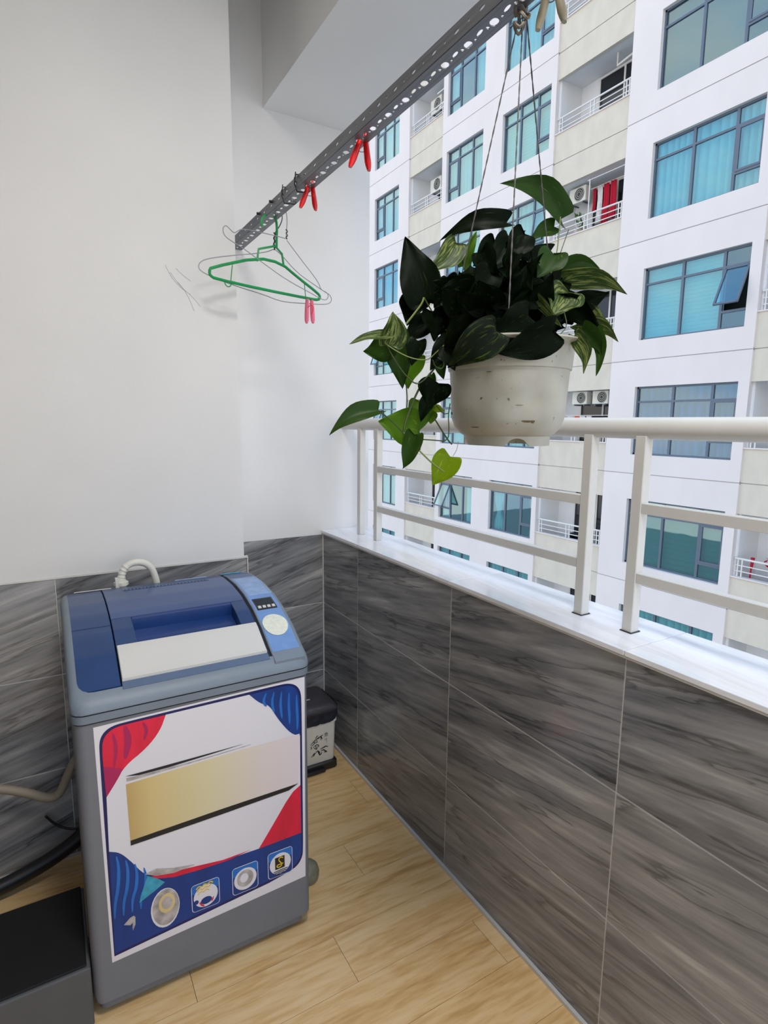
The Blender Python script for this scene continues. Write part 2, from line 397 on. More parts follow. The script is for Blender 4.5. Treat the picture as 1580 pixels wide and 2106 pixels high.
# ================================================================ SETTING: our balcony
PX = 1.019           # inner tile face of the parapet
YB = 2.26            # back wall of the niche
YC = 1.98            # front face of the column
XC = 0.596           # right side of the column
YR = -1.0            # open end of the balcony behind the viewer
XL = -0.66           # unseen left wall, brought close to darken this side
floor = sbox('floor', 'wood_gap', XL, PX + .02, YR, YB + .05, -0.12, -0.006)
pw, pl = 0.152, 0.92
pme = MB().box(0, pl - .0012, 0, pw - .0010, -0.006, 0).mesh('plank', M['wood'], False)
j = 0; y = YR
while y < YB:
    x = XL - (j * 0.37) % pl
    while x < PX:
        x0, x1 = max(x, XL), min(x + pl, PX)
        y1 = min(y + pw, YB)
        if x1 - x0 > 0.02:
            if x1 - x0 > pl - .001 and y1 - y > pw - .001: place('plank', pme, (x0, y, 0), floor)
            else:
                mb = MB().box(0, x1 - x0 - .0012, 0, y1 - y - .0010, -0.006, 0)
                place('plank', mb.mesh('plank', M['wood'], False), (x0, y, 0), floor)
        x += pl
    y += pw; j += 1

# walls (structure)
wall_right = sbox('wall_right', 'grout', 1.0199, 1.215, YR, YB, -0.12, 0.938)
wall_back = build('wall_back', MB().box(0.55, 1.243, YB, YB + .2, 0.937, 2.95).box(0.55, 1.243, YB + .0095, YB + .2, -0.12, 0.937), 'paint', None, False, kind='structure')
wall_column = build('wall_column', MB().box(XL - .2, 0.585, YC, YB + .2, 0.94, 2.95).box(XL - .2, 0.585, YC + .012, YB + .2, -0.12, 0.94), 'paint', None, False, kind='structure')
M['brown'] = mat('unseen_wall_dark_brown', srgb(88, 80, 72), 0.5, noise_amt=0.2, noise_scale=5, stretch=(1, 1, .15))  # dark tone given to the unseen left wall to cut bounced light
wall_left = sbox('wall_left', 'brown', XL - .2, XL, YR, YC + .2, -0.12, 2.95)
ceiling = sbox('ceiling', 'ceil', XL - .2, 1.25, YR - .15, YB + .2, 2.95, 3.15)
beam = sbox('trim_1', 'ceil', 0.787, 1.2, YR, YB, 2.574, 2.95)
backing = build('trim_2', MB().box(0.585, 0.5935, YC + .012, YB, 0, 0.94).box(XL, .585, YC + .0009, YC + .0118, 0, .94).box(.5935, 1.0199, YB + .0009, YB + .0095, 0, .937), 'grout', None, False, kind='structure')

fillT = thing('fill_fixture', FILL_POS, 'round white fill light added out of view to brighten the balcony', 'lamp')  # unseen fixture added to house the fill light
build('rim', MB().lathe([(.27, 2.95), (.27, 2.885), (.245, 2.88), (.245, 2.95)], (FILL_POS[0], FILL_POS[1], 0), 40), 'rail', fillT)
M['lit'] = bpy.data.materials.new('fill_diffuser'); M['lit'].use_nodes = True
M['lit'].node_tree.nodes['Principled BSDF'].inputs['Emission Color'].default_value = (1, .955, .89, 1)
M['lit'].node_tree.nodes['Principled BSDF'].inputs['Emission Strength'].default_value = 2.0
build('diffuser', MB().lathe([(.244, 2.884), (.12, 2.882), (.0, 2.881)], (FILL_POS[0], FILL_POS[1], 0), 40), 'lit', fillT)
# tiles: mesh in local xz plane, 9 mm thick, front at y=0 (facing -y)
zrows = [(0.003, 0.3145), (0.3175, 0.6285), (0.6315, 0.937)]
G = 0.0026
def tiles(parent, kindm, spans, facing, plane):
    cache = {}
    for a, b in spans:
        for z0, z1 in zrows:
            w = b - a - G; key = (round(w, 4), round(z1 - z0, 4))
            if key not in cache:
                cache[key] = MB().box(0, w, 0, 0.009, 0, z1 - z0).bevel(0.0008, 1).mesh('tile', M[kindm], False)
            if facing == 'y': place('tile', cache[key], (a + G / 2, plane, z0), parent)
            else: place('tile', cache[key], (plane, b - G / 2, z0), parent, rz=-PI / 2)
Yj = [2.2585, 1.935, 1.3325, 0.728, 0.1235, -0.481, -1.0]
tiles(wall_right, 'tile', [(b, a) for a, b in zip(Yj, Yj[1:])], 'x', PX)
tiles(wall_back, 'tile_back', [(0.596, 1.0185)], 'y', YB)
tiles(wall_column, 'tile_back', [(-0.003, 0.595), (-0.605, -0.003), (-0.66, -0.605)], 'y', YC)
tiles(wall_left, 'tile_back', [], 'y', 0)
# white corner strips and sealant
sbox('trim_3', 'rail', 0.5955, 0.5990, YC - .001, YC + .012, 0, 0.945)
sbox('baseboard_right', 'grout', PX - .009, PX, YR, YB, 0, 0.011)
sbox('trim_4', 'rail', XL, .598, YC - .0015, YC + .012, 0.9385, 0.9445)
sbox('baseboard_back', 'grout', XL, .598, YC - .004, YC, 0, 0.008)
sbox('trim_5', 'grout', PX - .004, PX, YB - .005, YB, 0.01, 0.937)

# marble coping
coping = sbox('trim_6', 'grout', 1.012, 1.222, YR, YB, 0.9395, 0.944)
Yc = [2.26, 1.935, 1.3325, 0.728, 0.1235, -0.481, -1.0]
for a, b in zip(Yc, Yc[1:]):
    mb = MB().box(1.010, 1.226, b + .0008, a - .0008, 0.9445, 0.9565).bevel(0.0015, 2)
    o = bpy.data.objects.new('slab', mb.mesh('slab', M['marble'], False)); COL.objects.link(o); o.parent = coping

# ================================================================ railing
railing = thing('balcony_railing', (1.118, 1.0, 0.9565), 'white painted metal railing with thick round handrail on the marble-topped parapet', 'railing')
ys = [YB + (YR - YB) * i / 12 for i in range(13)]
prf = [(0.0185 * math.cos(t * 2 * PI / 28), 0.0235 * math.sin(t * 2 * PI / 28)) for t in range(28)]
mb = MB(); rings = []
for i, yy in enumerate(ys):
    zc = 1.4135
    rings.append([(1.1275 + a * 1.3, yy, zc + b) for a, b in prf])
g = mb.grid(rings, True); mb.bm.faces.new(g[0]); mb.bm.faces.new(g[-1][::-1])
build('handrail', mb, 'rail', railing)
def post(y, x0=1.108, x1=1.134, z0=.9565):
    mb = MB().box(x0, x1, y, y + .026, z0, 1.398).bevel(0.0015, 1)
    build('post', mb, 'rail', railing)
for yy in (2.085, 1.945, 0.925, 0.785, -0.236, -0.376): post(yy)
def hbar(y0, y1, z0, z1):
    build('crossbar', MB().box(1.110, 1.132, y0, y1, z0, z1).bevel(0.0012, 1), 'rail', railing)
for (a, b) in ((0.951, 1.945), (-0.21, 0.785), (-0.98, -0.376)):
    hbar(a, b, 1.229, 1.252); hbar(a, b, 1.073, 1.096)
# crumbs of dark filler under the posts
for yy in (0.925, 0.785):
    build('filler', MB().box(1.104, 1.138, yy - .003, yy + .028, .9566, .9585).bevel(.0008, 1), 'black_plastic', railing)

# ================================================================ slotted steel angle
barL = thing('slotted_steel_angle', (0.673, 0.4, 2.06), 'dark perforated steel angle bar used as a clothes rail, running to the back wall', 'clothes rail')
BX0, BX1, BZ0, BZ1 = 0.651, 0.692, 2.060, 2.090
def hole_cell(mb, u0, u1, v0, v1, hole, f):
    """rectangle u0..u1 x v0..v1 with a hole; f maps (u,v) to 3d"""
    cu = sum(h[0] for h in hole) / len(hole); cv = sum(h[1] for h in hole) / len(hole)
    ang = [math.atan2(h[1] - cv, h[0] - cu) for h in hole]
    def edge(a):
        c, s_ = math.cos(a), math.sin(a); t = 1e9
        if c > 1e-9: t = min(t, (u1 - cu) / c)
        if c < -1e-9: t = min(t, (u0 - cu) / c)
        if s_ > 1e-9: t = min(t, (v1 - cv) / s_)
        if s_ < -1e-9: t = min(t, (v0 - cv) / s_)
        return (cu + c * t, cv + s_ * t)
    n = len(hole); H = [mb.bm.verts.new(f(*h)) for h in hole]; E = [mb.bm.verts.new(f(*edge(a))) for a in ang]
    corners = [(u0, v0), (u1, v0), (u1, v1), (u0, v1)]
    ca = [math.atan2(c[1] - cv, c[0] - cu) for c in corners]
    for i in range(n):
        k = (i + 1) % n; a0, a1 = ang[i], ang[k]
        if a1 < a0: a1 += 2 * PI
        mids = []
        for c, q in zip(corners, ca):
            for w in (q, q + 2 * PI):
                if a0 + 1e-6 < w < a1 - 1e-6: mids.append((w, c))
        mids.sort()
        vs = [H[i], E[i]] + [mb.bm.verts.new(f(*c)) for _, c in mids] + [E[k], H[k]]
        mb.bm.faces.new(vs)
def oval(cu, cv, a, b, th=0, n=14):
    out = []
    for k in range(n):
        t = 2 * PI * k / n; x, y_ = a * math.cos(t), b * math.sin(t)
        out.append((cu + x * math.cos(th) - y_ * math.sin(th), cv + x * math.sin(th) + y_ * math.cos(th)))
    base = math.atan2(out[0][1] - cv, out[0][0] - cu)
    return out
PER = 0.0665; YBE = YB
yh0 = 0.79 + 0.5 * PER
ncell = int((YBE - (-0.6)) / PER)
mb = MB(); mbv = MB()
fl = lambda u, v: (v, u, BZ0)
fv = lambda u, v: (BX0, u, v)
ystart = YBE - ncell * PER
shift = (0.79 - ystart) % PER
y0 = YBE - ncell * PER
mb.grid([[fl(YR, BX0), fl(y0, BX0)], [fl(YR, BX1), fl(y0, BX1)]])
mbv.grid([[fv(YR, BZ0), fv(y0, BZ0)], [fv(YR, BZ1), fv(y0, BZ1)]])
cvx = 0.672
for i in range(ncell):
    u = y0 + i * PER
    w = [0.022, 0.0105, 0.0225, 0.0115]
    us = u
    hole_cell(mb, us, us + w[0], BX0, BX1, oval(us + .011, cvx, 0.0102, 0.0078, 0.5), fl); us += w[0]
    hole_cell(mb, us, us + w[1], BX0, BX1, oval(us + .005, cvx, 0.0032, 0.0036), fl); us += w[1]
    hole_cell(mb, us, us + w[2], BX0, BX1, oval(us + .011, cvx - .003, 0.0098, 0.0036, 0.25), fl); us += w[2]
    hole_cell(mb, us, us + w[3], BX0, BX1, oval(us + .0055, cvx + .002, 0.0028, 0.0026), fl)
    us = u
    hole_cell(mbv, us, us + .033, BZ0, BZ1, oval(us + .0165, BZ0 + .016, 0.0075, 0.0028), fv)
    hole_cell(mbv, us + .033, us + PER, BZ0, BZ1, oval(us + .05, BZ0 + .016, 0.0025, 0.0025), fv)
for nm, b_ in (('perforated_flange', mb), ('side_flange', mbv)):
    bmesh.ops.remove_doubles(b_.bm, verts=b_.bm.verts, dist=1e-5)
    o = build(nm, b_, 'steel', barL, False)
    md = o.modifiers.new('thick', 'SOLIDIFY'); md.thickness = 0.0018; md.offset = 0
def wirebit(name, pts, r, m, parent): return build(name, MB().tube(pts, r, 6), m, parent)
# black tie wires and bolts near the wall end
for yy, s in ((1.60, 1), (1.70, .8)):
    pts = [(BX0 - .004, yy, BZ1 + .010), (BX0 - .005, yy + .006, BZ0 + .01), (BX0 + .004, yy + .01, BZ0 - .006), (BX1 - .006, yy + .004, BZ0 - .005),
           (BX1 + .004, yy - .002, BZ0 + .008), (BX0 + .02, yy - .006, BZ1 + .006), (BX0 - .004, yy - .004, BZ1 + .002), (BX0 - .012, yy - .01, BZ1 - .012), (BX0 - .01, yy - .02, BZ0 + .004)]
    wirebit('tie_wire', pts, 0.0018 * s, 'black_wire', barL)
for yy in (1.80, 1.92):
    o = build('bolt', MB().tube([(BX0 - .010, yy, BZ1 - .006), (BX0 + .006, yy, BZ1 - .006)], 0.004, 6), 'black_wire', barL)

# ================================================================ clothes pegs
def peg(loc, label, m, sp=0.42, size=1.0, rz=0.0, tilt=0.0, group=None, up=False, name='clothes_peg'):
    t = thing(name, loc, label, 'clothes peg', group)
    L, w, th = 0.075 * size, 0.012 * size, 0.007 * size
    fl_ = -1
    for s in (-1, 1):
        # lever: from jaw (top) to handle (bottom), outline in local xz, thickness in y
        prof = []
        n = 10
        ctr = []
        for i in range(n + 1):
            q = i / n
            zz = 0.012 * size - q * L
            xx = s * (0.0035 * size + max(0, q - .18) * L * math.tan(sp / 2)) if q > .18 else s * (0.0035 * size)
            ctr.append((xx, zz, (0.45 + 0.55 * min(1, q * 4)) if q < .85 else 1 - (q - .85) * 3.0))
        g = MB(); rows = []
        for xx, zz, f in ctr:
            hw, ht = w / 2 * (0.7 + .3 * f), th * .95 * f * (0.8 + .25 * min(1, -zz / (L * .6)) if zz < 0 else .6)
            ring = []
            for k in range(10):
                a = 2 * PI * k / 10
                ring.append((xx + ht * math.cos(a), hw * math.sin(a), zz))
            rows.append(ring)
        gg = g.grid(rows, True); g.bm.faces.new(gg[0][::-1]); g.bm.faces.new(gg[-1])
        bmesh.ops.translate(g.bm, verts=g.bm.verts, vec=Vector(loc))
        build('lever', g, m, t, ang=60)
    sp_ = MB().tube([(loc[0] + 0.009 * size * math.cos(a), loc[1] + .001 * math.sin(a * 2), loc[2] - .022 * size + 0.009 * size * math.sin(a)) for a in [2 * PI * k / 16 for k in range(16)]], 0.0009, 6, closed=True)
    build('spring', sp_, 'wire', t)
    t.rotation_euler = (0, tilt, rz)
    return t
VA = -0.531   # camera azimuth, so that levers spread across the view
peg((0.684, 1.274, 2.074), 'red plastic clothes peg with spread handles, the one nearer the hanging plant', 'red_plastic', 0.50, 1.14, VA + .1, .13)
peg((0.684, 1.580, 2.072), 'red plastic clothes peg with spread handles, the one nearer the hangers', 'red_plastic', 0.50, 1.08, VA + .1, .13)
peg((0.690, 0.700, 2.066), 'beige plastic clothes peg on the steel bar beside the plant cords', 'beige_plastic', 0.5, 1.0, VA - .5)

# ================================================================ hangers
def arc_pts(c, r, a0, a1, n, ex, ez):
    return [Vector(c) + ex * (r * math.cos(a0 + (a1 - a0) * i / n)) + ez * (r * math.sin(a0 + (a1 - a0) * i / n)) for i in range(n + 1)]
def smooth(pts, it=2, closed=False):
    pts = [Vector(p) for p in pts]
    for _ in range(it):
        out = []
        n = len(pts)
        if not closed: out.append(pts[0])
        for i in range(n if closed else n - 1):
            a, b = pts[i], pts[(i + 1) % n]
            out += [a * .75 + b * .25, a * .25 + b * .75]
        if not closed: out.append(pts[-1])
        pts = out
    return pts
def P(lst, depth):
    return [at(x, y_, d) for (x, y_, d) in [(q[0], q[1], depth if len(q) < 3 else q[2]) for q in lst]]
def P(lst, yy):
    out = []
    for q in lst:
        d = at(q[0], q[1], 1.0) - Vector((0, 0, CAM_H)); out.append(Vector((0, 0, CAM_H)) + d * ((yy + (q[2] if len(q) > 2 else 0)) / d.y))
    return out
DG = 1.86
gh = thing('green_clothes_hanger', P([(570, 470)], DG)[0], 'green plastic clothes hanger hooked over the steel bar', 'clothes hanger')
build('hook', MB().tube(smooth(P([(540, 466), (537, 455), (543, 444), (556, 440), (568, 450), (570, 470), (569, 488), (569, 508)], DG)), 0.0042, 8), 'green_plastic', gh)
build('body', MB().tube(smooth(P([(434, 550), (530, 530), (578, 541), (612, 570), (654, 603), (659, 611), (655, 617), (640, 615), (540, 595), (442, 573), (432, 566), (431, 557)], DG), 1, True), 0.0046, 8, closed=True), 'green_plastic', gh)
build('collar', MB().tube(P([(529, 537), (532, 512), (566, 506), (580, 522), (584, 549)], DG), 0.0036, 8), 'green_plastic', gh)
for a, b in (((478, 545), (475, 577)), ((626, 583), (629, 612))):
    build('brace', MB().tube(P([a, b], DG), 0.0016, 6), 'green_plastic', gh)
build('strap_notch', MB().tube(smooth(P([(462, 581), (466, 589), (473, 590), (477, 583)], DG)), 0.0018, 6), 'green_plastic', gh)
DW = 1.885
wh = thing('wire_clothes_hanger', P([(560, 470)], DW)[0], 'bare wire clothes hanger hanging level behind the green hanger', 'clothes hanger')
build('hook', MB().tube(smooth(P([(560, 440), (570, 428), (580, 438), (581, 452), (574, 468), (565, 478), (564, 510)], DW)), 0.0016, 6), 'black_wire', wh)
build('body', MB().tube(smooth(P([(564, 512), (545, 520), (470, 526), (425, 532), (410, 540), (408, 552), (420, 562), (450, 575), (490, 590), (540, 605), (580, 621), (625, 624), (672, 627), (683, 620), (680, 607), (668, 600), (650, 588), (610, 560), (580, 525), (566, 513)], DW), 2), 0.0015, 6), 'wire', wh)
build('twist', MB().tube(smooth(P([(563, 478), (567, 484), (562, 490), (567, 496), (562, 502), (566, 508), (564, 514)], DW), 1), 0.0022, 6), 'black_wire', wh)
DV = 1.82
wh2 = thing('wire_clothes_hanger', P([(588, 450)], DV)[0], 'bare wire clothes hanger hanging tilted with its left end raised', 'clothes hanger')
build('hook', MB().tube(smooth(P([(576, 426), (584, 426), (589, 436), (591, 452), (590, 470), (589, 490)], DV)), 0.0015, 6), 'wire', wh2)
build('body', MB().tube(smooth(P([(589, 491), (560, 483), (500, 470), (489, 475), (482, 480), (472, 470), (465, 463), (458, 468), (460, 482), (470, 492), (500, 510), (540, 540), (590, 576), (640, 603), (668, 619), (676, 612), (674, 602), (660, 596), (656, 582), (640, 560), (615, 528), (590, 494)], DV), 2), 0.0014, 6), 'wire', wh2)
build('twist', MB().tube(smooth(P([(588, 472), (592, 476), (588, 480), (592, 484), (588, 488), (591, 492)], DV), 1), 0.002, 6), 'black_wire', wh2)
pk = thing('clothes_peg', P([(636, 625)], DG)[0], 'pink plastic clothes peg clipped to the lower corner of the green hanger', 'clothes peg')
for k, (x0, x1, x2, dd) in enumerate(((632, 634, 631, 0.0), (641, 640, 644, .006))):
    rows = []
    for q in range(9):
        s_ = q / 8
        cxp = x0 * (1 - s_) + x2 * s_
        c = P([(cxp, 615 + 50 * s_)], DG - .006 + dd)[0]
        hw = 0.0055 + .0022 * math.sin(s_ * 2.6); ht = .003
        if q == 8: hw *= .6
        rows.append([c + AX_R * hw * math.cos(2 * PI * i / 10) + AX_F * ht * math.sin(2 * PI * i / 10) for i in range(10)])
    g = MB(); gg = g.grid(rows, True); g.bm.faces.new(gg[0]); g.bm.faces.new(gg[-1])
    build('lever', g, 'pink_plastic', pk)
build('spring', MB().tube(smooth(P([(634, 632), (640, 626), (645, 632), (643, 642), (639, 646)], DG - .012)), .0012, 6), 'red_plastic', pk)

# faint scuffs on the column paint, left of the hangers
M['scuff'] = mat('paint_scuff', srgb(176, 176, 178), 0.7, noise_amt=0.1, noise_scale=60)
for pts in ([(340, 545), (352, 570), (372, 592), (392, 606)], [(350, 560), (372, 590), (398, 612), (412, 630)], [(366, 580), (384, 602), (400, 640)], [(362, 552), (376, 566), (392, 578)]):
    build('scuff', MB().tube(smooth(P(pts, YC - .0002)), .0007, 5), 'scuff', wall_column)

# ================================================================ hanging plant
PC = Vector((0.69, 0.76, 0))
uH = Vector((0.76, -0.69, 0)).normalized()      # to the right as seen
uF = Vector((0.69, 0.76, 0)).normalized()       # away from the viewer
pot = thing('hanging_plant', (PC.x, PC.y, 1.385), 'trailing pothos plant in a stained white plastic pot hung on three cords', 'potted plant')
prof = [(0.006, 1.399), (0.060, 1.398), (0.071, 1.399), (0.080, 1.404), (0.089, 1.414), (0.0945, 1.428), (0.0965, 1.45), (0.098, 1.48), (0.1, 1.507), (0.1025, 1.5085), (0.103, 1.512),
        (0.1045, 1.53), (0.106, 1.545), (0.117, 1.549), (0.120, 1.552), (0.1195, 1.5545), (0.105, 1.552), (0.102, 1.546), (0.1, 1.51), (0.094, 1.44), (0.08, 1.41), (0.006, 1.405)]
build('pot', MB().lathe(prof, (PC.x, PC.y, 0), 72), 'pot', pot, ang=50)
# foot ring with arched notches
mb = MB(); n = 96; rows = [[], [], [], []]
for k in range(n):
    a = 2 * PI * k / n
    d = (a - 0) % (PI / 2)
    # notch centred towards the viewer, slightly right
    cen = math.atan2(-uF.y, -uF.x) + 0.25
    zz = 1.3845
    for q in range(4):
        dd = (a - cen - q * PI / 2 + PI) % (2 * PI) - PI
        if abs(dd) < 0.24: zz = 1.3845 + 0.0125 * math.sqrt(max(0, 1 - (dd / 0.24) ** 2))
    c, s_ = math.cos(a), math.sin(a)
    rows[0].append((PC.x + .073 * c, PC.y + .073 * s_, 1.401)); rows[1].append((PC.x + .0725 * c, PC.y + .0725 * s_, zz))
    rows[2].append((PC.x + .070 * c, PC.y + .070 * s_, zz)); rows[3].append((PC.x + .070 * c, PC.y + .070 * s_, 1.401))
mb.grid(rows, True)
build('foot_ring', mb, 'pot', pot, ang=50)
build('soil', MB().lathe([(0.0, 1.538), (0.05, 1.540), (0.0995, 1.532)], (PC.x, PC.y, 0), 32), 'soil', pot)
# brown smudge, low on the right front of the pot
def pot_r(z):
    for (r0, z0), (r1, z1) in zip(prof[1:12], prof[2:13]):
        if z0 <= z <= z1: return r0 + (r1 - r0) * (z - z0) / (z1 - z0 + 1e-9)
    return .1
def on_pot(u, z, e=.0006):
    r = pot_r(z) + e; uu = max(-r, min(r, u))
    return PC + uH * uu - uF * math.sqrt(max(0, r * r - uu * uu)) + Vector((0, 0, z))
M['smudge'] = mat('dirt_stain', srgb(120, 100, 70), 0.9, noise_amt=0.6, noise_scale=200)
for (u, z, a, b) in ((.031, 1.424, .0075, .0022), (.040, 1.4235, .003, .003), (-.094, 1.437, .002, .003), (-.012, 1.517, .0012, .0012), (-.03, 1.5, .004, .0008), (-.05, 1.414, .006, .0008), (.018, 1.449, .006, .0006)):
    g = MB(); g.bm.faces.new([g.bm.verts.new(on_pot(u + a * math.cos(t) * (1 + .25 * math.sin(3 * t)), z + b * math.sin(t) * (1 + .3 * math.cos(2 * t)))) for t in [2 * PI * k / 16 for k in range(16)]])
    build('stain', g, 'smudge', pot, False)

# cords
knot = Vector((0.689, 0.760, 2.058))
def cord(p0, p1, r=0.0013):
    p0, p1 = Vector(p0), Vector(p1); d = (p1 - p0); n = 60
    ax = d.normalized(); a = ax.cross(Vector((0, 0, 1)) if abs(ax.z) < .9 else Vector((0, 1, 0))).normalized(); b = ax.cross(a)
    mb = MB()
    for ph in (0, PI):
        mb.tube([p0 + d * (i / n) + (a * math.cos(i * 1.3 + ph) + b * math.sin(i * 1.3 + ph)) * r * .45 for i in range(n + 1)], r * .62, 5)
    return mb
rimpts = [PC - uH * .112 + uF * .03 + Vector((0, 0, 1.552)), PC - uF * .113 - uH * .004 + Vector((0, 0, 1.552)), PC + uH * .082 + uF * .075 + Vector((0, 0, 1.552))]
for i, rp in enumerate(rimpts):
    build('cord', cord(knot + uH * (i - 1) * .004, rp), 'string', pot)
kb = MB()
for i in range(4):
    o_ = uH * random.uniform(-.006, .006) + Vector((0, 0, -.012 * i))
    kb.tube([knot + o_ + Vector((.008 * math.cos(a), .008 * math.sin(a), .006 * math.sin(a * 2 + i) + .012)) for a in [2 * PI * k / 14 for k in range(14)]], .0026, 6, closed=True)
kb.tube([knot + uH * .012 + Vector((0, 0, .012)), knot + Vector((-.03, 0, .036)), knot + Vector((-.045, 0, .04))], .0026, 6)
kb.tube([knot + uH * .012 + Vector((0, 0, .012)), knot + Vector((.01, 0, .05)), knot + Vector((-.04, 0, .042))], .0026, 6)
M['knot'] = mat('pale_knot_cord', srgb(140, 130, 118), 0.9, noise_amt=0.3, noise_scale=200)
build('knot', kb, 'knot', pot)

def leaf(base, tip, width, m, d0=0.0, d1=0.0, roll=0.0, arc=0.0, fold=0.25, droop=0.25, D=0.985):
    """a heart-shaped pothos leaf. base / tip: photo pixels, d0/d1: depth offsets (m)"""
    B, T = at(base[0], base[1], D + d0), at(tip[0], tip[1], D + d1)
    X = (T - B); L = X.length; X.normalize()
    v = ((B + T) / 2 - Vector((0, 0, CAM_H))).normalized()
    nrm = (-v) - X * (-v).dot(X); nrm.normalize()
    nrm = Matrix.Rotation(roll, 3, X) @ nrm
    Yv = nrm.cross(X).normalized()
    px = D / FPX
    Wd = width * px
    A = arc * px
    # 'arc' bends towards the picture's left-hand side of the base-tip direction
    iv = (-v).cross(X).normalized()
    TT = [0, .02, .045, .08, .12, .17, .24, .32, .42, .52, .62, .72, .81, .89, .95, 1]
    nt_, ns_ = len(TT) - 1, 4
    bm = bmesh.new(); uvl = bm.loops.layers.uv.new('uv')
    V = {}
    for i, t in enumerate(TT):
        w = max(0.0, math.sin(PI * min(1, t ** 0.56))) ** 0.85 * (1 - 0.22 * t) if 0 < t < 1 else 0.0
        gb = (t / .07) * math.exp(1 - t / .07) if t < .6 else 0
        for k in range(-ns_, ns_ + 1):
            s_ = k / ns_
            x = t * L - .17 * L * gb * abs(s_) ** 1.5
            yy = s_ * w * Wd / 2 * 1.08
            zz = fold * math.sqrt(yy * yy + (.03 * Wd) ** 2) - fold * .15 * Wd + 0.06 * Wd * math.sin(9 * t + 4 * s_ + width) * abs(s_) ** 2
            zz -= droop * L * (t - .35) ** 2
            p = B + X * x + Yv * yy + nrm * zz + iv * (A * math.sin(PI * t))
            V[i, k] = bm.verts.new(p)
    for i in range(nt_):
        for k in range(-ns_, ns_):
            try: f = bm.faces.new((V[i, k], V[i + 1, k], V[i + 1, k + 1], V[i, k + 1]))
            except ValueError: continue
            f.smooth = True
            for lp, (ii, kk) in zip(f.loops, ((i, k), (i + 1, k), (i + 1, k + 1), (i, k + 1))): lp[uvl].uv = (ii / nt_, kk / ns_ * .5 + .5)
    bmesh.ops.remove_doubles(bm, verts=bm.verts, dist=1e-6)
    bmesh.ops.translate(bm, verts=bm.verts, vec=-origin(pot))
    me = bpy.data.meshes.new('leaf'); bm.to_mesh(me); bm.free(); me.materials.append(M[m])
    o = bpy.data.objects.new('leaf', me); COL.objects.link(o); o.parent = pot
    return o
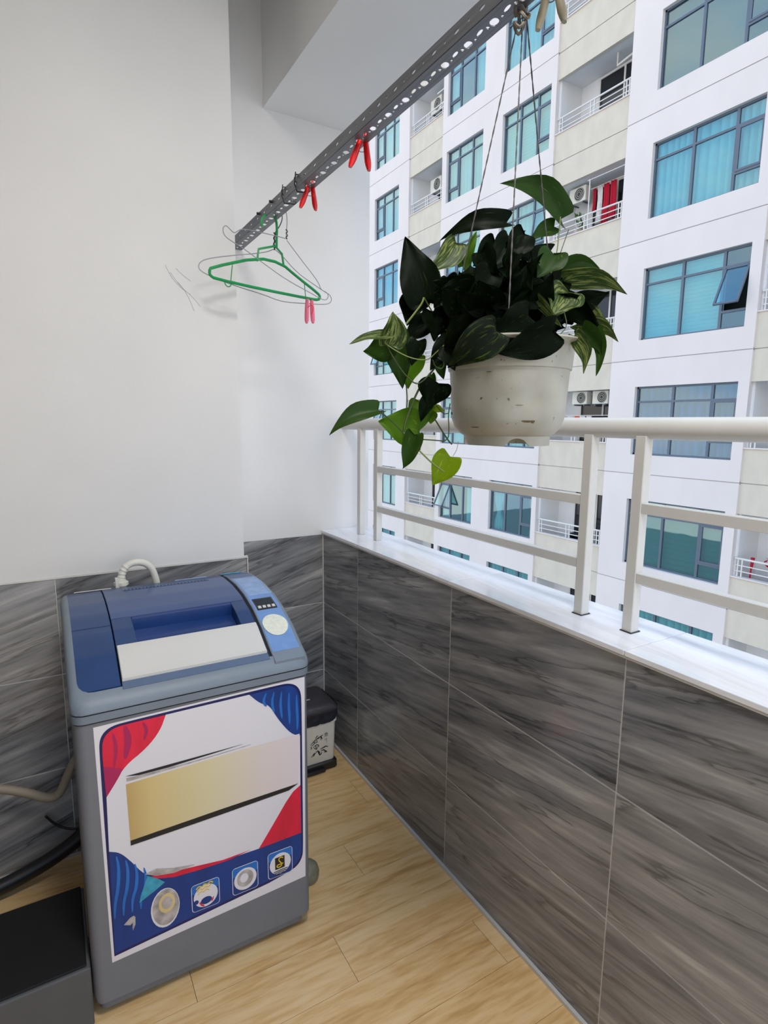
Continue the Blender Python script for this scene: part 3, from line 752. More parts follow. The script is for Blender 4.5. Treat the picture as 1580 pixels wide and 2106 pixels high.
LEAVES = [
    # base, tip, width, material, d0, d1, roll, arc, fold, droop
    ((1157, 450), (1032, 376), 58, 'leaf_mid', .02, -.03, .35, -26, .35, .1),
    ((1042, 455), (903, 490), 46, 'leaf_shade_dark', 0, .02, .5, -14, .2, .2),
    ((872, 618), (833, 484), 84, 'leaf_shade_dark', .0, .0, .15, -4, .2, .1),
    ((940, 498), (879, 552), 54, 'leaf_var', .02, 0, .3, 12, .3, .3),
    ((952, 548), (984, 474), 30, 'leaf_bright', .04, .04, .5, 2, .5, .1),
    ((1006, 535), (985, 508), 18, 'leaf_bright', .05, .05, .3, 2, .4, .1),
    ((1052, 490), (1004, 548), 60, 'leaf_shade_dark', -.02, -.04, .3, 8, .3, .3),
    ((1046, 506), (1086, 474), 26, 'leaf_shade_dark', -.02, .02, .5, 3, .5, .1),
    ((1141, 466), (1092, 492), 36, 'leaf_mid', .02, 0, .2, -4, .3, .1),
    ((1135, 514), (1052, 518), 38, 'leaf_shade_dark', .0, -.02, .4, 8, .2, .2),
    ((1140, 520), (1106, 566), 60, 'leaf_mid', -.03, -.05, .3, 6, .3, .2),
    ((1143, 566), (1238, 555), 36, 'leaf_mid', .0, .0, .3, 22, .4, .15),
    ((1160, 580), (1290, 610), 46, 'leaf_var', .0, -.02, .35, 20, .3, .2),
    ((1175, 632), (1254, 602), 52, 'leaf_shade_dark', .02, .0, .2, 0, .2, .1),
    ((1170, 600), (1137, 646), 74, 'leaf_var', -.07, -.09, .15, 0, .25, .1),
    ((1160, 620), (1232, 684), 50, 'leaf_shade_dark', -.02, -.04, .3, 6, .3, .2),
    ((1196, 640), (1244, 682), 46, 'leaf_var', .03, .02, .2, 6, .3, .2),
    ((1185, 668), (1270, 706), 40, 'leaf_var', -.01, -.03, .4, 18, .3, .2),
    ((1180, 690), (1198, 768), 34, 'leaf_var', -.09, -.10, .5, 14, .4, .1),
    ((1222, 682), (1222, 772), 30, 'leaf_mid', -.05, -.06, .6, 14, .4, .1),
    ((1196, 676), (1236, 730), 40, 'leaf_mid', -.05, -.06, .3, 8, .4, .1),
    ((1078, 556), (1026, 552), 42, 'leaf_shade_dark', -.06, -.07, .3, 6, .3, .2),
    ((1104, 612), (1152, 674), 24, 'leaf_var', -.08, -.09, .6, 2, .4, .1),
    ((1140, 680), (1026, 728), 66, 'leaf_shade_dark', -.135, -.135, -.2, 6, .2, .2),
    ((1022, 682), (920, 758), 70, 'leaf_deep', -.14, -.11, -.1, -4, .2, .2),
    ((972, 668), (912, 722), 56, 'leaf_shade_dark', -.13, -.10, -.1, -4, .2, .2),
    ((1090, 650), (1000, 700), 70, 'leaf_shade_dark', -.125, -.125, -.1, 4, .2, .2),
    ((1010, 560), (960, 610), 60, 'leaf_shade_dark', -.06, -.06, .1, 4, .2, .2),
    ((1080, 480), (1040, 530), 56, 'leaf_shade_dark', -.03, -.03, .1, 4, .2, .2),
    ((1020, 500), (975, 545), 56, 'leaf_shade_dark', 0, 0, .1, 4, .2, .2),
    ((800, 708), (811, 640), 56, 'leaf_var', -.05, -.06, .35, -6, .5, .1),
    ((798, 690), (719, 704), 24, 'leaf_var', -.06, -.08, .7, -4, .4, .1),
    ((804, 700), (746, 722), 58, 'leaf_mid', -.03, -.02, .2, 10, .1, .2),
    ((812, 686), (828, 800), 58, 'leaf_mid', -.02, -.01, .1, 2, .2, .1),
    ((855, 735), (838, 798), 54, 'leaf_bright', .01, .01, .2, -6, .3, .2),
    ((862, 612), (838, 664), 62, 'leaf_shade_dark', .02, .0, .2, -6, .2, .2),
    ((778, 843), (677, 893), 40, 'leaf_mid', -.08, -.10, .45, -12, .35, .1),
    ((862, 888), (778, 866), 78, 'leaf_bright', -.02, -.02, .15, -4, .15, .1),
    ((866, 826), (862, 884), 56, 'leaf_bright', .01, .0, .1, 4, .2, .1),
    ((902, 788), (884, 838), 66, 'leaf_shade_dark', -.05, -.04, .15, -4, .25, .2),
    ((882, 820), (864, 866), 30, 'leaf_shade_dark', -.04, -.04, .3, 0, .3, .2),
    ((852, 893), (826, 963), 44, 'leaf_mid', -.07, -.07, .5, 6, .4, .1),
    ((926, 938), (889, 998), 58, 'leaf_lime', -.03, -.03, .15, 2, .35, .1),
    ((895, 838), (914, 846), 16, 'leaf_lime', -.01, -.01, .1, 0, .3, .1),
    ((888, 850), (886, 872), 26, 'leaf_bright', .0, .0, .1, 0, .3, .1),
    ((925, 700), (885, 760), 44, 'leaf_shade_dark', -.05, -.06, .2, 0, .3, .1),
    ((860, 700), (846, 752), 40, 'leaf_shade_dark', -.04, -.04, .2, 0, .3, .1),
    ((905, 745), (912, 780), 24, 'leaf_mid', -.02, -.02, .2, 0, .3, .1),
    ((922, 712), (935, 762), 40, 'leaf_shade_dark', -.1, -.11, .2, 0, .3, .1),
    ((880, 660), (830, 700), 46, 'leaf_shade_dark', -.01, -.01, .2, 0, .3, .1),
    ((888, 770), (894, 800), 16, 'leaf_mid', -.02, -.02, .3, 0, .3, .1),
]
for lf in LEAVES:
    leaf(*lf)
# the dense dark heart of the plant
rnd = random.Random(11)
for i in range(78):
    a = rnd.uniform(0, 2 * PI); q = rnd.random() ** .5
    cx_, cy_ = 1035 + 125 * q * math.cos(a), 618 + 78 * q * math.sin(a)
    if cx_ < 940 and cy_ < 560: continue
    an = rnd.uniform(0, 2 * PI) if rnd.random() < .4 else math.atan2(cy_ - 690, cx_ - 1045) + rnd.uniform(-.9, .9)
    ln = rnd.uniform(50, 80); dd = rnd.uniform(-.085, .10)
    leaf((cx_ - math.cos(an) * ln * .5, cy_ - math.sin(an) * ln * .5), (cx_ + math.cos(an) * ln * .5, cy_ + math.sin(an) * ln * .5), rnd.uniform(44, 64), 'leaf_shade_dark',
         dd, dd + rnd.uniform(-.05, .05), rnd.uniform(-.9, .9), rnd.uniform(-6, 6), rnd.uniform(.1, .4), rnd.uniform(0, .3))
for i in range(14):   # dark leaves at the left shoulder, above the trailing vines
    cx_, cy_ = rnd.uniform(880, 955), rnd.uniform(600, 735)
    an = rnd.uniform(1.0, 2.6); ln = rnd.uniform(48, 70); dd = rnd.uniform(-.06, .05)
    leaf((cx_ - math.cos(an) * ln * .5, cy_ - math.sin(an) * ln * .5), (cx_ + math.cos(an) * ln * .5, cy_ + math.sin(an) * ln * .5), rnd.uniform(40, 56), 'leaf_shade_dark',
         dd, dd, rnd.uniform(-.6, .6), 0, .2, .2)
STEMS = [
    ([(1153, 446), (1150, 480), (1146, 520), (1133, 566), (1110, 640)], 2.4, 'stem_lime', .01),
    ([(1130, 600), (1146, 540), (1160, 500), (1170, 472)], 1.8, 'stem', 0),
    ([(920, 720), (903, 745), (884, 770), (867, 790), (852, 820), (842, 846), (832, 872), (830, 892)], 4.2, 'stem', -.03),
    ([(788, 690), (800, 720), (815, 745), (832, 770), (855, 791), (868, 786), (885, 768)], 2.6, 'stem', -.05),
    ([(792, 706), (815, 722), (845, 737), (880, 742), (900, 722), (925, 700)], 2.2, 'stem_lime', -.06),
    ([(835, 785), (838, 820), (836, 850), (834, 880)], 2.6, 'stem', -.01),
    ([(776, 843), (800, 860), (824, 884), (832, 894)], 2.6, 'stem', -.05),
    ([(830, 890), (848, 912), (866, 930), (888, 952), (914, 971)], 3.2, 'stem_lime', -.04),
    ([(854, 903), (890, 905), (922, 908), (924, 880), (922, 855), (926, 830)], 2.4, 'stem', -.04),
    ([(892, 858), (908, 884), (922, 906), (930, 914)], 3.0, 'stem', -.04),
    ([(898, 834), (912, 852), (922, 850)], 2.0, 'stem', -.03),
    ([(862, 886), (866, 905), (864, 928)], 2.0, 'stem', -.03),
    ([(872, 612), (868, 625), (850, 648), (836, 666)], 4.0, 'stem_lime', -.03),
    ([(938, 500), (948, 520), (954, 545), (960, 580)], 2.8, 'stem', .03),
    ([(1036, 460), (1030, 520), (1040, 580)], 2.6, 'stem', .02),
    ([(1160, 640), (1168, 672), (1150, 690)], 2.0, 'stem_lime', -.06),
    ([(872, 612), (900, 660), (940, 700), (985, 720)], 3.0, 'stem', .0),
    ([(943, 908), (940, 925), (932, 938)], 1.2, 'stem_lime', -.02),
    ([(890, 740), (895, 755), (910, 760), (915, 745), (900, 735)], 2.2, 'stem', -.06),
    ([(1140, 520), (1120, 580), (1090, 640)], 2.2, 'stem', -.02),
]
for pts, w, m, dd in STEMS:
    pp = smooth([at(x, y_, .985 + dd) for x, y_ in pts])
    build('stem', MB().tube(pp, w * .5 * .985 / FPX, 6), m, pot)

# ================================================================ washing machine
WX0, WX1, WY0, WY1 = 0.008, 0.566, 1.345, 1.872
PROF = [(1.345, .800), (1.352, .806), (1.40, .830), (1.46, .8655), (1.535, .897), (1.615, .917), (1.70, .926), (1.80, .925), (1.872, .916)]
def dz(y):
    if y <= PROF[0][0]: return PROF[0][1]
    for (a, za), (b, zb) in zip(PROF, PROF[1:]):
        if a <= y <= b: return za + (zb - za) * (y - a) / (b - a)
    return PROF[-1][1]
wm = thing('washing_machine', ((WX0 + WX1) / 2, (WY0 + WY1) / 2, 0), 'grey and blue top-loading washing machine with a colourful sticker on its front', 'washing machine')
def rrect(x0, x1, y0, y1, r, z, n=6):
    pts = []
    for cx_, cy_, a0 in ((x1 - r, y1 - r, 0), (x0 + r, y1 - r, PI / 2), (x0 + r, y0 + r, PI), (x1 - r, y0 + r, 1.5 * PI)):
        for k in range(n + 1):
            a = a0 + PI / 2 * k / n; pts.append((cx_ + r * math.cos(a), cy_ + r * math.sin(a), z(cx_ + r * math.cos(a), cy_ + r * math.sin(a)) if callable(z) else z))
    return pts
mb = MB()
rows = [rrect(WX0 + .004, WX1 - .004, WY0 + .0, WY1, .022, z) for z in (0.045, 0.049)] + [rrect(WX0 + .001, WX1 - .003, WY0, WY1, .024, z) for z in (.06, .74, .7555)]
g = mb.grid(rows, True); mb.bm.faces.new(g[0]); mb.bm.faces.new(g[-1][::-1])
build('cabinet', mb, 'washer_low', wm)
mb = MB(); g = mb.grid([rrect(WX0 + .012, WX1 - .022, WY0 + .012, WY1 - .01, .02, z) for z in (0.018, .046)], True); mb.bm.faces.new(g[0]); mb.bm.faces.new(g[-1][::-1])
build('plinth', mb, 'washer_low', wm)
for x in (WX0 + .05, WX1 - .06):
    for y in (WY0 + .05, WY1 - .05):
        build('foot', MB().lathe([(.018, 0), (.018, .006), (.010, .008), (.010, .02)], (x, y, 0), 16, True, True), 'black_plastic', wm)
# dark seams / ridge under the deck, then the deck ring
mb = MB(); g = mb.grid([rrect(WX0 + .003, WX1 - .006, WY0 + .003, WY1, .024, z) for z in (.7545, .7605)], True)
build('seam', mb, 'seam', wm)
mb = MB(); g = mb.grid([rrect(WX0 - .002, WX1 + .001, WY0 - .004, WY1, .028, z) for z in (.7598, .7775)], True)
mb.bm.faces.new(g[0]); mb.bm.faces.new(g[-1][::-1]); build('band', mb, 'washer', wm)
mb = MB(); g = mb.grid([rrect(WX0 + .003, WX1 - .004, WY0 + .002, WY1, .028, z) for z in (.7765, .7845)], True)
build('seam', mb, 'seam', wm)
# deck shell: outline follows profile with rounded shoulders, open inside
mb = MB(); rows = []
for inset, drop in ((-.003, None), (-.003, .020), (-.001, .011), (.004, .004), (.010, .001), (.016, 0.0), (.0165, .03)):
    def zf(x, y, drop=drop):
        if drop is None: return .7815
        return max(.7818, dz(y) - drop)
    rows.append(rrect(WX0 + inset, WX1 - inset, WY0 + inset - .002 + max(0, inset) * .9, WY1 - max(0, inset) * .3, .03, zf, 8))
# straight sides need stations along y so that they follow the curved profile
def resample(loop, n=160):
    L = []; m = len(loop); P_ = [Vector(p) for p in loop]; d = [0]
    for i in range(m): d.append(d[-1] + (Vector((P_[(i + 1) % m].x, P_[(i + 1) % m].y)) - Vector((P_[i].x, P_[i].y))).length)
    out = []
    for k in range(n):
        s_ = d[-1] * k / n; i = max(j_ for j_ in range(m) if d[j_] <= s_ + 1e-12)
        t = (s_ - d[i]) / max(1e-9, d[i + 1] - d[i]); out.append(P_[i].lerp(P_[(i + 1) % m], t))
    return out
rows2 = []
for r_, (inset, drop) in zip(rows, ((-.003, None), (-.003, .020), (-.001, .011), (.004, .004), (.010, .001), (.016, 0.0), (.0165, .03))):
    rr = resample(r_)
    rows2.append([(p.x, p.y, .7812 if drop is None else max(.7816, dz(p.y) - drop)) for p in rr])
g = mb.grid(rows2, True)
build('deck', mb, 'washer', wm, ang=50)
def slab(name, x0, x1, y0, y1, m, dzo=0.0, th=.02, parent=wm, nx=4, edge=0.0015):
    """panel that follows the deck profile"""
    st = sorted(set([y0, y1] + [p[0] for p in PROF if y0 < p[0] < y1] + [y0 + (y1 - y0) * i / 8 for i in range(9)]))
    mb = MB(); top = [[(x0 + edge, y, dz(y) + dzo) , (x1 - edge, y, dz(y) + dzo)] for y in st]
    loop = []
    rows = []
    for y in st:
        z = dz(y) + dzo
        rows.append([(x0, y, z - th), (x0, y, z - edge), (x0 + edge, y, z), (x1 - edge, y, z), (x1, y, z - edge), (x1, y, z - th)])
    g = mb.grid(rows, True); mb.bm.faces.new(g[0]); mb.bm.faces.new(g[-1][::-1])
    return build(name, mb, m, parent, ang=30)
slab('side_panel', .023, .1125, 1.378, 1.5615, 'blue_dark', -.001)
slab('side_panel', .023, .1125, 1.563, 1.850, 'blue_dark', .0005)
M['lip'] = mat('lip_grey_blue', srgb(88, 106, 134), 0.45, noise_amt=0.06, noise_scale=14)
slab('front_lip', .1145, .4645, 1.3655, 1.3845, 'lip', 0.0012)
lid = slab('lid', .115, .4645, 1.587, 1.850, 'blue_lid', .0015)
slab('lid_cheek', .115, .163, 1.4765, 1.5855, 'blue_dark', .001, .034, lid)
slab('lid_cheek', .425, .4645, 1.4765, 1.5855, 'blue_dark', .001, .034, lid)
slab('lid_pocket', .163, .425, 1.4765, 1.574, 'blue_pocket', -.030, .004, lid)
slab('lid_pocket_wall', .163, .425, 1.575, 1.5855, 'blue_pocket', .0, .034, lid)
slab('lid_plate', .116, .4635, 1.386, 1.4755, 'plate', .007, .035, lid)
build('seam', MB().box(.4648, .4735, 1.348, 1.862, .785, .79), 'seam', wm)
slab('seam', .4648, .4735, 1.347, 1.866, 'seam', -.006, .012)
slab('control_panel', .4735, .5555, 1.352, 1.866, 'washer', .0022, .02)
slab('panel_print', .4765, .553, 1.382, 1.760, 'panel_blue', .0028, .0015)
slab('panel_print', .481, .548, 1.60, 1.752, 'panel_pale', .0032, .0012)
slab('panel_print', .4765, .553, 1.775, 1.845, 'blue_lid', .0028, .0015)
slab('display', .4835, .5435, 1.522, 1.578, 'display', .0036, .002)
slab('display_window', .487, .539, 1.545, 1.572, M['seam'], .0042, .0012)
for i in range(4): slab('button', .489 + .0135 * i, .4985 + .0135 * i, 1.528, 1.537, 'plate', .0050, .0018)
for i in range(11): slab('panel_print', .5495, .5525, 1.602 + .0135 * i, 1.610 + .0135 * i, 'plate', .0036, .0012)
# round white dial sticker
mb = MB(); cy_ = 1.4615
mb.bm.faces.new([mb.bm.verts.new((.5135 + .0345 * math.cos(t), cy_ + .036 * math.sin(t), dz(cy_ + .036 * math.sin(t)) + .0048)) for t in [2 * PI * k / 32 for k in range(32)]])
M['dial'] = mat('dial_cream_print', srgb(226, 226, 208), 0.4, noise_amt=0.12, noise_scale=120)
o = build('dial_sticker', mb, 'dial', wm, False); md = o.modifiers.new('t', 'SOLIDIFY'); md.thickness = .001
slab('vent_strip', .164, .415, 1.786, 1.842, 'blue_dark', .0022, .002, lid)
for i in range(24): slab('vent_hole', .170 + .0100 * i, .1755 + .0100 * i, 1.790, 1.796, 'seam', .0028, .001, lid)
slab('sticker', .325, .423, 1.848, 1.866, 'panel_pale', .0030, .001)
slab('sticker', .47, .535, 1.848, 1.868, 'cyan_print', .0044, .001)
slab('sticker', .042, .142, 1.852, 1.866, M['plate'], .0030, .001)
# inlet hose at the back
build('hose_connector', MB().tube([(.172, 1.885, .895), (.172, 1.885, .938)], .014, 14).tube([(.172, 1.885, .920), (.172, 1.885, .930)], .021, 8), 'hose_white', wm)
build('hose_connector', MB().box(.155, .166, 1.868, 1.886, .915, .945), 'hose_white', wm)
hp = smooth([(.172, 1.885, .935), (.178, 1.886, .965), (.200, 1.888, .985), (.235, 1.89, .985), (.262, 1.892, .965), (.276, 1.895, .92), (.28, 1.9, .85)], 3)
build('inlet_hose', MB().tube(hp, [.0105 + (.0018 if 3 < i < 16 and i % 3 == 0 else 0) for i in range(len(hp))], 12), 'hose_white', wm)

# front sticker (flat print, layer upon layer)
SY = WY0
poster = None
def pr(name, pts, m, lay, parent):
    y = SY - .0004 * lay
    q = [(x, y, z) for x, z in pts]
    return build(name, MB().prism(q, (0, 0, 0), (0, -.0004, 0)), m, parent, False)
poster = pr('front_sticker', [(.048, .747), (.55, .7535), (.5455, .164), (.052, .146)], 'white_print', 0, wm)
poster['label'] = 'glossy sticker with navy rounded border and red and blue corners'
def csm(pts, it=2): return [(p.x, p.y) for p in smooth([Vector((a, b, 0)) for a, b in pts], it, True)]
def opn(pts, it=2): return [(p.x, p.y) for p in smooth([Vector((a_, b_, 0)) for a_, b_ in pts], it)]
pr('printed_shape', opn([(.0575, .161), (.0565, .40), (.0565, .685), (.0585, .714), (.068, .731), (.085, .741), (.112, .7435), (.30, .7455), (.485, .7475), (.508, .745), (.527, .735), (.538, .716), (.5405, .69), (.540, .45), (.5395, .25), (.536, .226), (.522, .207), (.50, .199), (.44, .189)]), 'navy', 1, poster)
pr('printed_shape', [(.0595, .168), (.0625, .437), (.536, .437), (.535, .25), (.530, .229), (.517, .213), (.498, .206), (.45, .197)], 'royal', 2, poster)
TLp = opn([(.0645, .574), (.088, .607), (.106, .638), (.155, .668), (.186, .703), (.2, .7385)])
TRp = opn([(.4, .7400), (.428, .709), (.451, .700), (.475, .652), (.51, .602), (.5345, .592)])
BRp = opn([(.5335, .447), (.505, .43), (.45, .352), (.414, .303)], 1)
BLp = opn([(.155, .343), (.135, .344), (.105, .396), (.084, .426), (.062, .437)], 2)
pr('printed_shape', TLp + TRp + BRp + [(.33, .306), (.25, .313), (.20, .330)] + BLp, 'white_print', 3, poster)
pr('printed_shape', opn([(.0635, .60), (.062, .685), (.0645, .712), (.074, .727), (.09, .7365), (.115, .7385), (.198, .7385)]) + TLp[::-1][1:], 'red_print', 4, poster)
pr('printed_shape', TRp[::-1] + opn([(.42, .7405), (.485, .7425), (.507, .740), (.523, .731), (.532, .713), (.5345, .69), (.5345, .62)]), 'royal', 4, poster)
pr('printed_shape', BRp + [(.5335, .304)], 'red_print', 4, poster)
pr('printed_shape', [(.0645, .574), (.063, .65), (.085, .640), (.102, .632), (.094, .618), (.080, .596)], 'magenta_print', 5, poster)
STR1 = True
# beige band with dark edges
def grad_mat():
    m = mat('beige_band_print', srgb(220, 200, 150), 0.4)
    t = m.node_tree; b = t.nodes['Principled BSDF']; tc = N(t, 'ShaderNodeTexCoord'); sx = N(t, 'ShaderNodeSeparateXYZ')
    mr = N(t, 'ShaderNodeMapRange'); mr.inputs['From Min'].default_value = .105 - origin(poster).x - 0; mr.inputs['From Max'].default_value = .53 - origin(poster).x
    r = N(t, 'ShaderNodeValToRGB'); e = r.color_ramp.elements
    e[0].position = 0; e[0].color = srgb(196, 164, 104); e[1].position = 1; e[1].color = srgb(228, 216, 220)
    a = e.new(.12); a.color = srgb(216, 192, 132); a = e.new(.45); a.color = srgb(222, 210, 170); a = e.new(.75); a.color = srgb(224, 212, 204)
    t.links.new(tc.outputs['Object'], sx.inputs[0]); t.links.new(sx.outputs[0], mr.inputs['Value']); t.links.new(mr.outputs[0], r.inputs['Fac']); t.links.new(r.outputs[0], b.inputs['Base Color'])
    return m
M['beigeband'] = grad_mat()
pr('printed_shape', [(.106, .592), (.37, .598), (.533, .597), (.527, .452), (.108, .447)], 'beigeband', 5, poster)
pr('printed_shape', [(.107, .612), (.18, .612), (.38, .612), (.30, .6085), (.20, .605), (.135, .606)], 'black_print', 5, poster)
pr('printed_shape', [(.108, .607), (.14, .6045), (.25, .603), (.40, .6055), (.40, .6045), (.25, .6), (.14, .5985), (.108, .5985)], 'silver_print', 5, poster)
pr('printed_shape', [(.108, .4475), (.32, .4525), (.5265, .4545), (.50, .443), (.32, .438), (.20, .436), (.108, .435)], 'black_print', 6, poster)
pr('printed_shape', [(.148, .337), (.2, .327), (.262, .318), (.32, .309), (.39, .309), (.33, .303), (.262, .306), (.2, .312), (.160, .325)], 'red_print', 5, poster)
pr('printed_shape', [(.135, .348), (.16, .352), (.2, .337), (.25, .326), (.2, .324), (.16, .333)], 'silver_print', 6, poster)
pr('printed_shape', [(.140, .342), (.165, .322), (.178, .308), (.155, .295), (.118, .278), (.128, .31)], 'cyan_print', 6, poster)
def rr2(x0, x1, z0, z1, r, n=4):
    out = []
    for cx_, cz_, a0 in ((x1 - r, z1 - r, 0), (x0 + r, z1 - r, PI / 2), (x0 + r, z0 + r, PI), (x1 - r, z0 + r, 1.5 * PI)):
        for k in range(n + 1):
            a = a0 + PI / 2 * k / n; out.append((cx_ + r * math.cos(a), cz_ + r * math.sin(a)))
    return out
def ell(cx_, cz_, a, b, n=24): return [(cx_ + a * math.cos(2 * PI * k / n), cz_ + b * math.sin(2 * PI * k / n)) for k in range(n)]
for (x0, x1, z0, z1) in ((.238, .308, .192, .268), (.341, .410, .194, .272), (.437, .507, .199, .276)):
    pr('printed_badge', rr2(x0, x1, z0, z1, .009), 'white_print', 5, poster)
    pr('printed_badge', rr2(x0 + .0015, x1 - .0015, z0 + .0015, z1 - .0015, .008), 'royal', 6, poster)
    pr('printed_badge', rr2(x0 + .0015, x1 - .0015, (z0 + z1) / 2 + .012, z1 - .0015, .006), 'sky_print', 6.4, poster)
    pr('printed_badge', ell((x0 + x1) / 2, (z0 + z1) / 2 - .001, .030, .031), 'white_print', 7, poster)
pr('printed_badge', ell(.375, .234, .022, .024), 'silver_print', 8, poster)
pr('printed_badge', ell(.372, .236, .011, .013), 'white_print', 9, poster)
pr('printed_badge', [(.457, .257), (.484, .257), (.484, .222), (.457, .222)], 'black_print', 8, poster)
def pstroke(pts, w, m, lay, taper=False):
    y = SY - .0004 * lay - .0006
    pp = smooth([(x, y, z) for x, z in pts], 2)
    g = MB(); rows = []
    for i, p in enumerate(pp):
        d = (pp[min(i + 1, len(pp) - 1)] - pp[max(i - 1, 0)]).normalized(); nn = Vector((-d.z, 0, d.x)) * w * (1 if not taper else .25 + math.sin(PI * i / (len(pp) - 1)))
        rows.append([p - nn, p + nn])
    g.grid(rows)
    o = build('printed_mark', g, m, poster, False); md = o.modifiers.new('t', 'SOLIDIFY'); md.thickness = .0004
for k in range(5):
    x = .440 + .0205 * k
    pstroke([(x + .004, .734 - .0015 * k * k), (x - .004 + .002 * k, .718 - .01 * k), (x - .002 + .002 * k, .706 - .018 * k), (x + .004, .698 - .022 * k)], .0028, 'sky_print', 5, True)
for k in range(4):
    x = .074 + .019 * k
    pstroke([(x + .002, .420 - .018 * k), (x + .006, .39 - .016 * k), (x + .002, .34 - .01 * k), (x - .008, .295), (x - .010, .26)], .0030, 'sky_print', 4, True)
for (p0, p1, p2, w_) in (((.150, .734), (.158, .712), (.150, .690), .003), ((.112, .734), (.118, .70), (.108, .655), .006), ((.086, .724), (.092, .69), (.084, .64), .003)):
    pstroke([p0, p1, p2], w_, 'magenta_print', 5, True)
pstroke([(.4795, .2515), (.474, .2555), (.4675, .253), (.468, .246), (.4725, .240), (.4765, .234), (.473, .2275), (.465, .227), (.461, .231), (.464, .235), (.472, .2345), (.480, .2355)], .0013, 'yellow_print', 8.5)
for k in range(3): pstroke([(.452 + .004 * k, .2155 - .0045 * k), (.473, .2175 - .0045 * k), (.492 - .004 * k, .2165 - .0045 * k)], .0011, 'black_print', 8)
# burst lettering and washing drum on the second badge
for k in range(3):
    pstroke([(.250 + .007 * i + .002 * k, .258 - .008 * k + (.004 if i % 2 else -.003) + .0006 * i) for i in range(7 - k)], .0016 - .0003 * k, 'yellow_print', 8 + k * .2)
pr('printed_badge', ell(.274, .215, .014, .010), 'royal', 8, poster)
pr('printed_badge', [(.256, .214), (.260, .205), (.268, .199), (.268, .204), (.262, .209), (.260, .216)], 'red_print', 8, poster)
pr('printed_badge', [(.286, .204), (.291, .210), (.293, .218), (.290, .217), (.287, .211)], 'red_print', 8, poster)
pr('printed_badge', ell(.249, .219, .006, .006), 'royal', 8, poster)
# worn silver seals at lower left
pr('printed_badge', ell(.176, .238, .0335, .053), 'white_print', 5, poster)
pr('printed_badge', ell(.177, .240, .031, .049), 'silver_print', 6, poster)
pr('printed_badge', ell(.180, .250, .019, .026), M['beigeband'], 7, poster)
pr('printed_badge', ell(.180, .251, .0125, .0165), 'silver_print', 8, poster)
pr('printed_badge', [(.082, .235), (.095, .247), (.104, .25), (.108, .245), (.107, .225), (.101, .211), (.100, .219), (.102, .232), (.096, .228)], 'silver_print', 5, poster)

# ================================================================ things around the machine
pl_ = thing('low_plinth', (-.3, 1.52, 0), 'low grey concrete plinth with added black sheet as painted shade beside the washing machine', 'plinth')
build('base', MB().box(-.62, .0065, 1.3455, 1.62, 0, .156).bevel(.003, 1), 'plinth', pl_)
build('mat', MB().box(-.62, -.001, 1.353, 1.62, .1562, .162).bevel(.002, 1), 'shade_sheet', pl_)  # added black sheet, paints deep shade over the plinth top
hs = thing('drain_hose', (-.2, 1.93, 0), 'long greyish drain hose sagging along the tiled wall left of the washer', 'hose')
hpts = smooth([(-.34, 1.93, .36), (-.25, 1.93, .35), (-.19, 1.925, .335), (-.12, 1.92, .30), (-.065, 1.915, .262), (-.035, 1.915, .27), (-.015, 1.91, .32), (.012, 1.905, .38), (.06, 1.9, .43)], 3)
build('corrugated_tube', MB().tube(hpts, [.0125 + (.0012 if i % 2 else 0) for i in range(len(hpts))], 12), 'hose_grey', hs)
bp_ = thing('black_pipe', (-.1, 1.9, 0), 'thick black pipe slanting down to the floor left of the washer', 'pipe')
build('tube', MB().tube(smooth([(.05, 1.91, .15), (.0, 1.905, .10), (-.10, 1.90, .058), (-.22, 1.885, .036), (-.40, 1.86, .03)], 2), .023, 14), 'black_plastic', bp_)
cb = thing('power_cord', (-.02, 1.93, 0), 'thin black power cord looping behind the thick black pipe', 'cord')
build('cable', MB().tube(smooth([(-.08, 1.945, .19), (-.055, 1.945, .15), (-.02, 1.94, .125), (.03, 1.94, .11)], 2), .004, 8), 'black_plastic', cb)
# rounded drain foot poking out right of the machine
df = thing('floor_drain_fitting', (.625, 1.505, 0), 'greenish grey rounded drain fitting on the floor at the right of the washer', 'drain fitting')
M['cap'] = mat('cap_grey_green', srgb(128, 124, 104), 0.5, noise_amt=0.25, noise_scale=60)
build('dome', MB().lathe([(.030, 0), (.034, .010), (.036, .028), (.031, .046), (.020, .058), (.006, .063), (0.0005, .0635)], (.618, 1.505, 0), 24, True), 'cap', df)
build('spout', MB().tube([(.618, 1.505, .022), (.580, 1.50, .022)], .016, 14), 'cap', df)

# ================================================================ bin
BXa, BXb, BYa, BYb = .765, .957, 2.005, 2.19
tb = thing('waste_bin', ((BXa + BXb) / 2, (BYa + BYb) / 2, 0), 'small cream pedal bin with black lid, ink-painting print and black bag in the corner', 'waste bin')
def rbox(x0, x1, y0, y1, r, zs, cap=True):
    mb = MB(); g = mb.grid([rrect(x0 - i, x1 + i, y0 - i, y1 + i, r, z) for z, i in zs], True)
    if cap: mb.bm.faces.new(g[0]); mb.bm.faces.new(g[-1][::-1])
    return mb
build('base', rbox(BXa, BXb, BYa, BYb, .015, ((0, .003), (.006, .006), (.030, .005), (.036, -.001))), 'black_plastic', tb)
build('pedal', MB().box(.80, .90, BYa - .022, BYa, .006, .018).bevel(.003, 2), 'black_plastic', tb)
build('body', rbox(BXa, BXb, BYa, BYb, .014, ((.036, -.006), (.04, -.004), (.205, 0.0), (.206, .004), (.218, .005))), 'bin_white', tb)
mb = MB(); rows = []
base_loop = resample(rrect(BXa, BXb, BYa, BYb, .02, 0), 90)
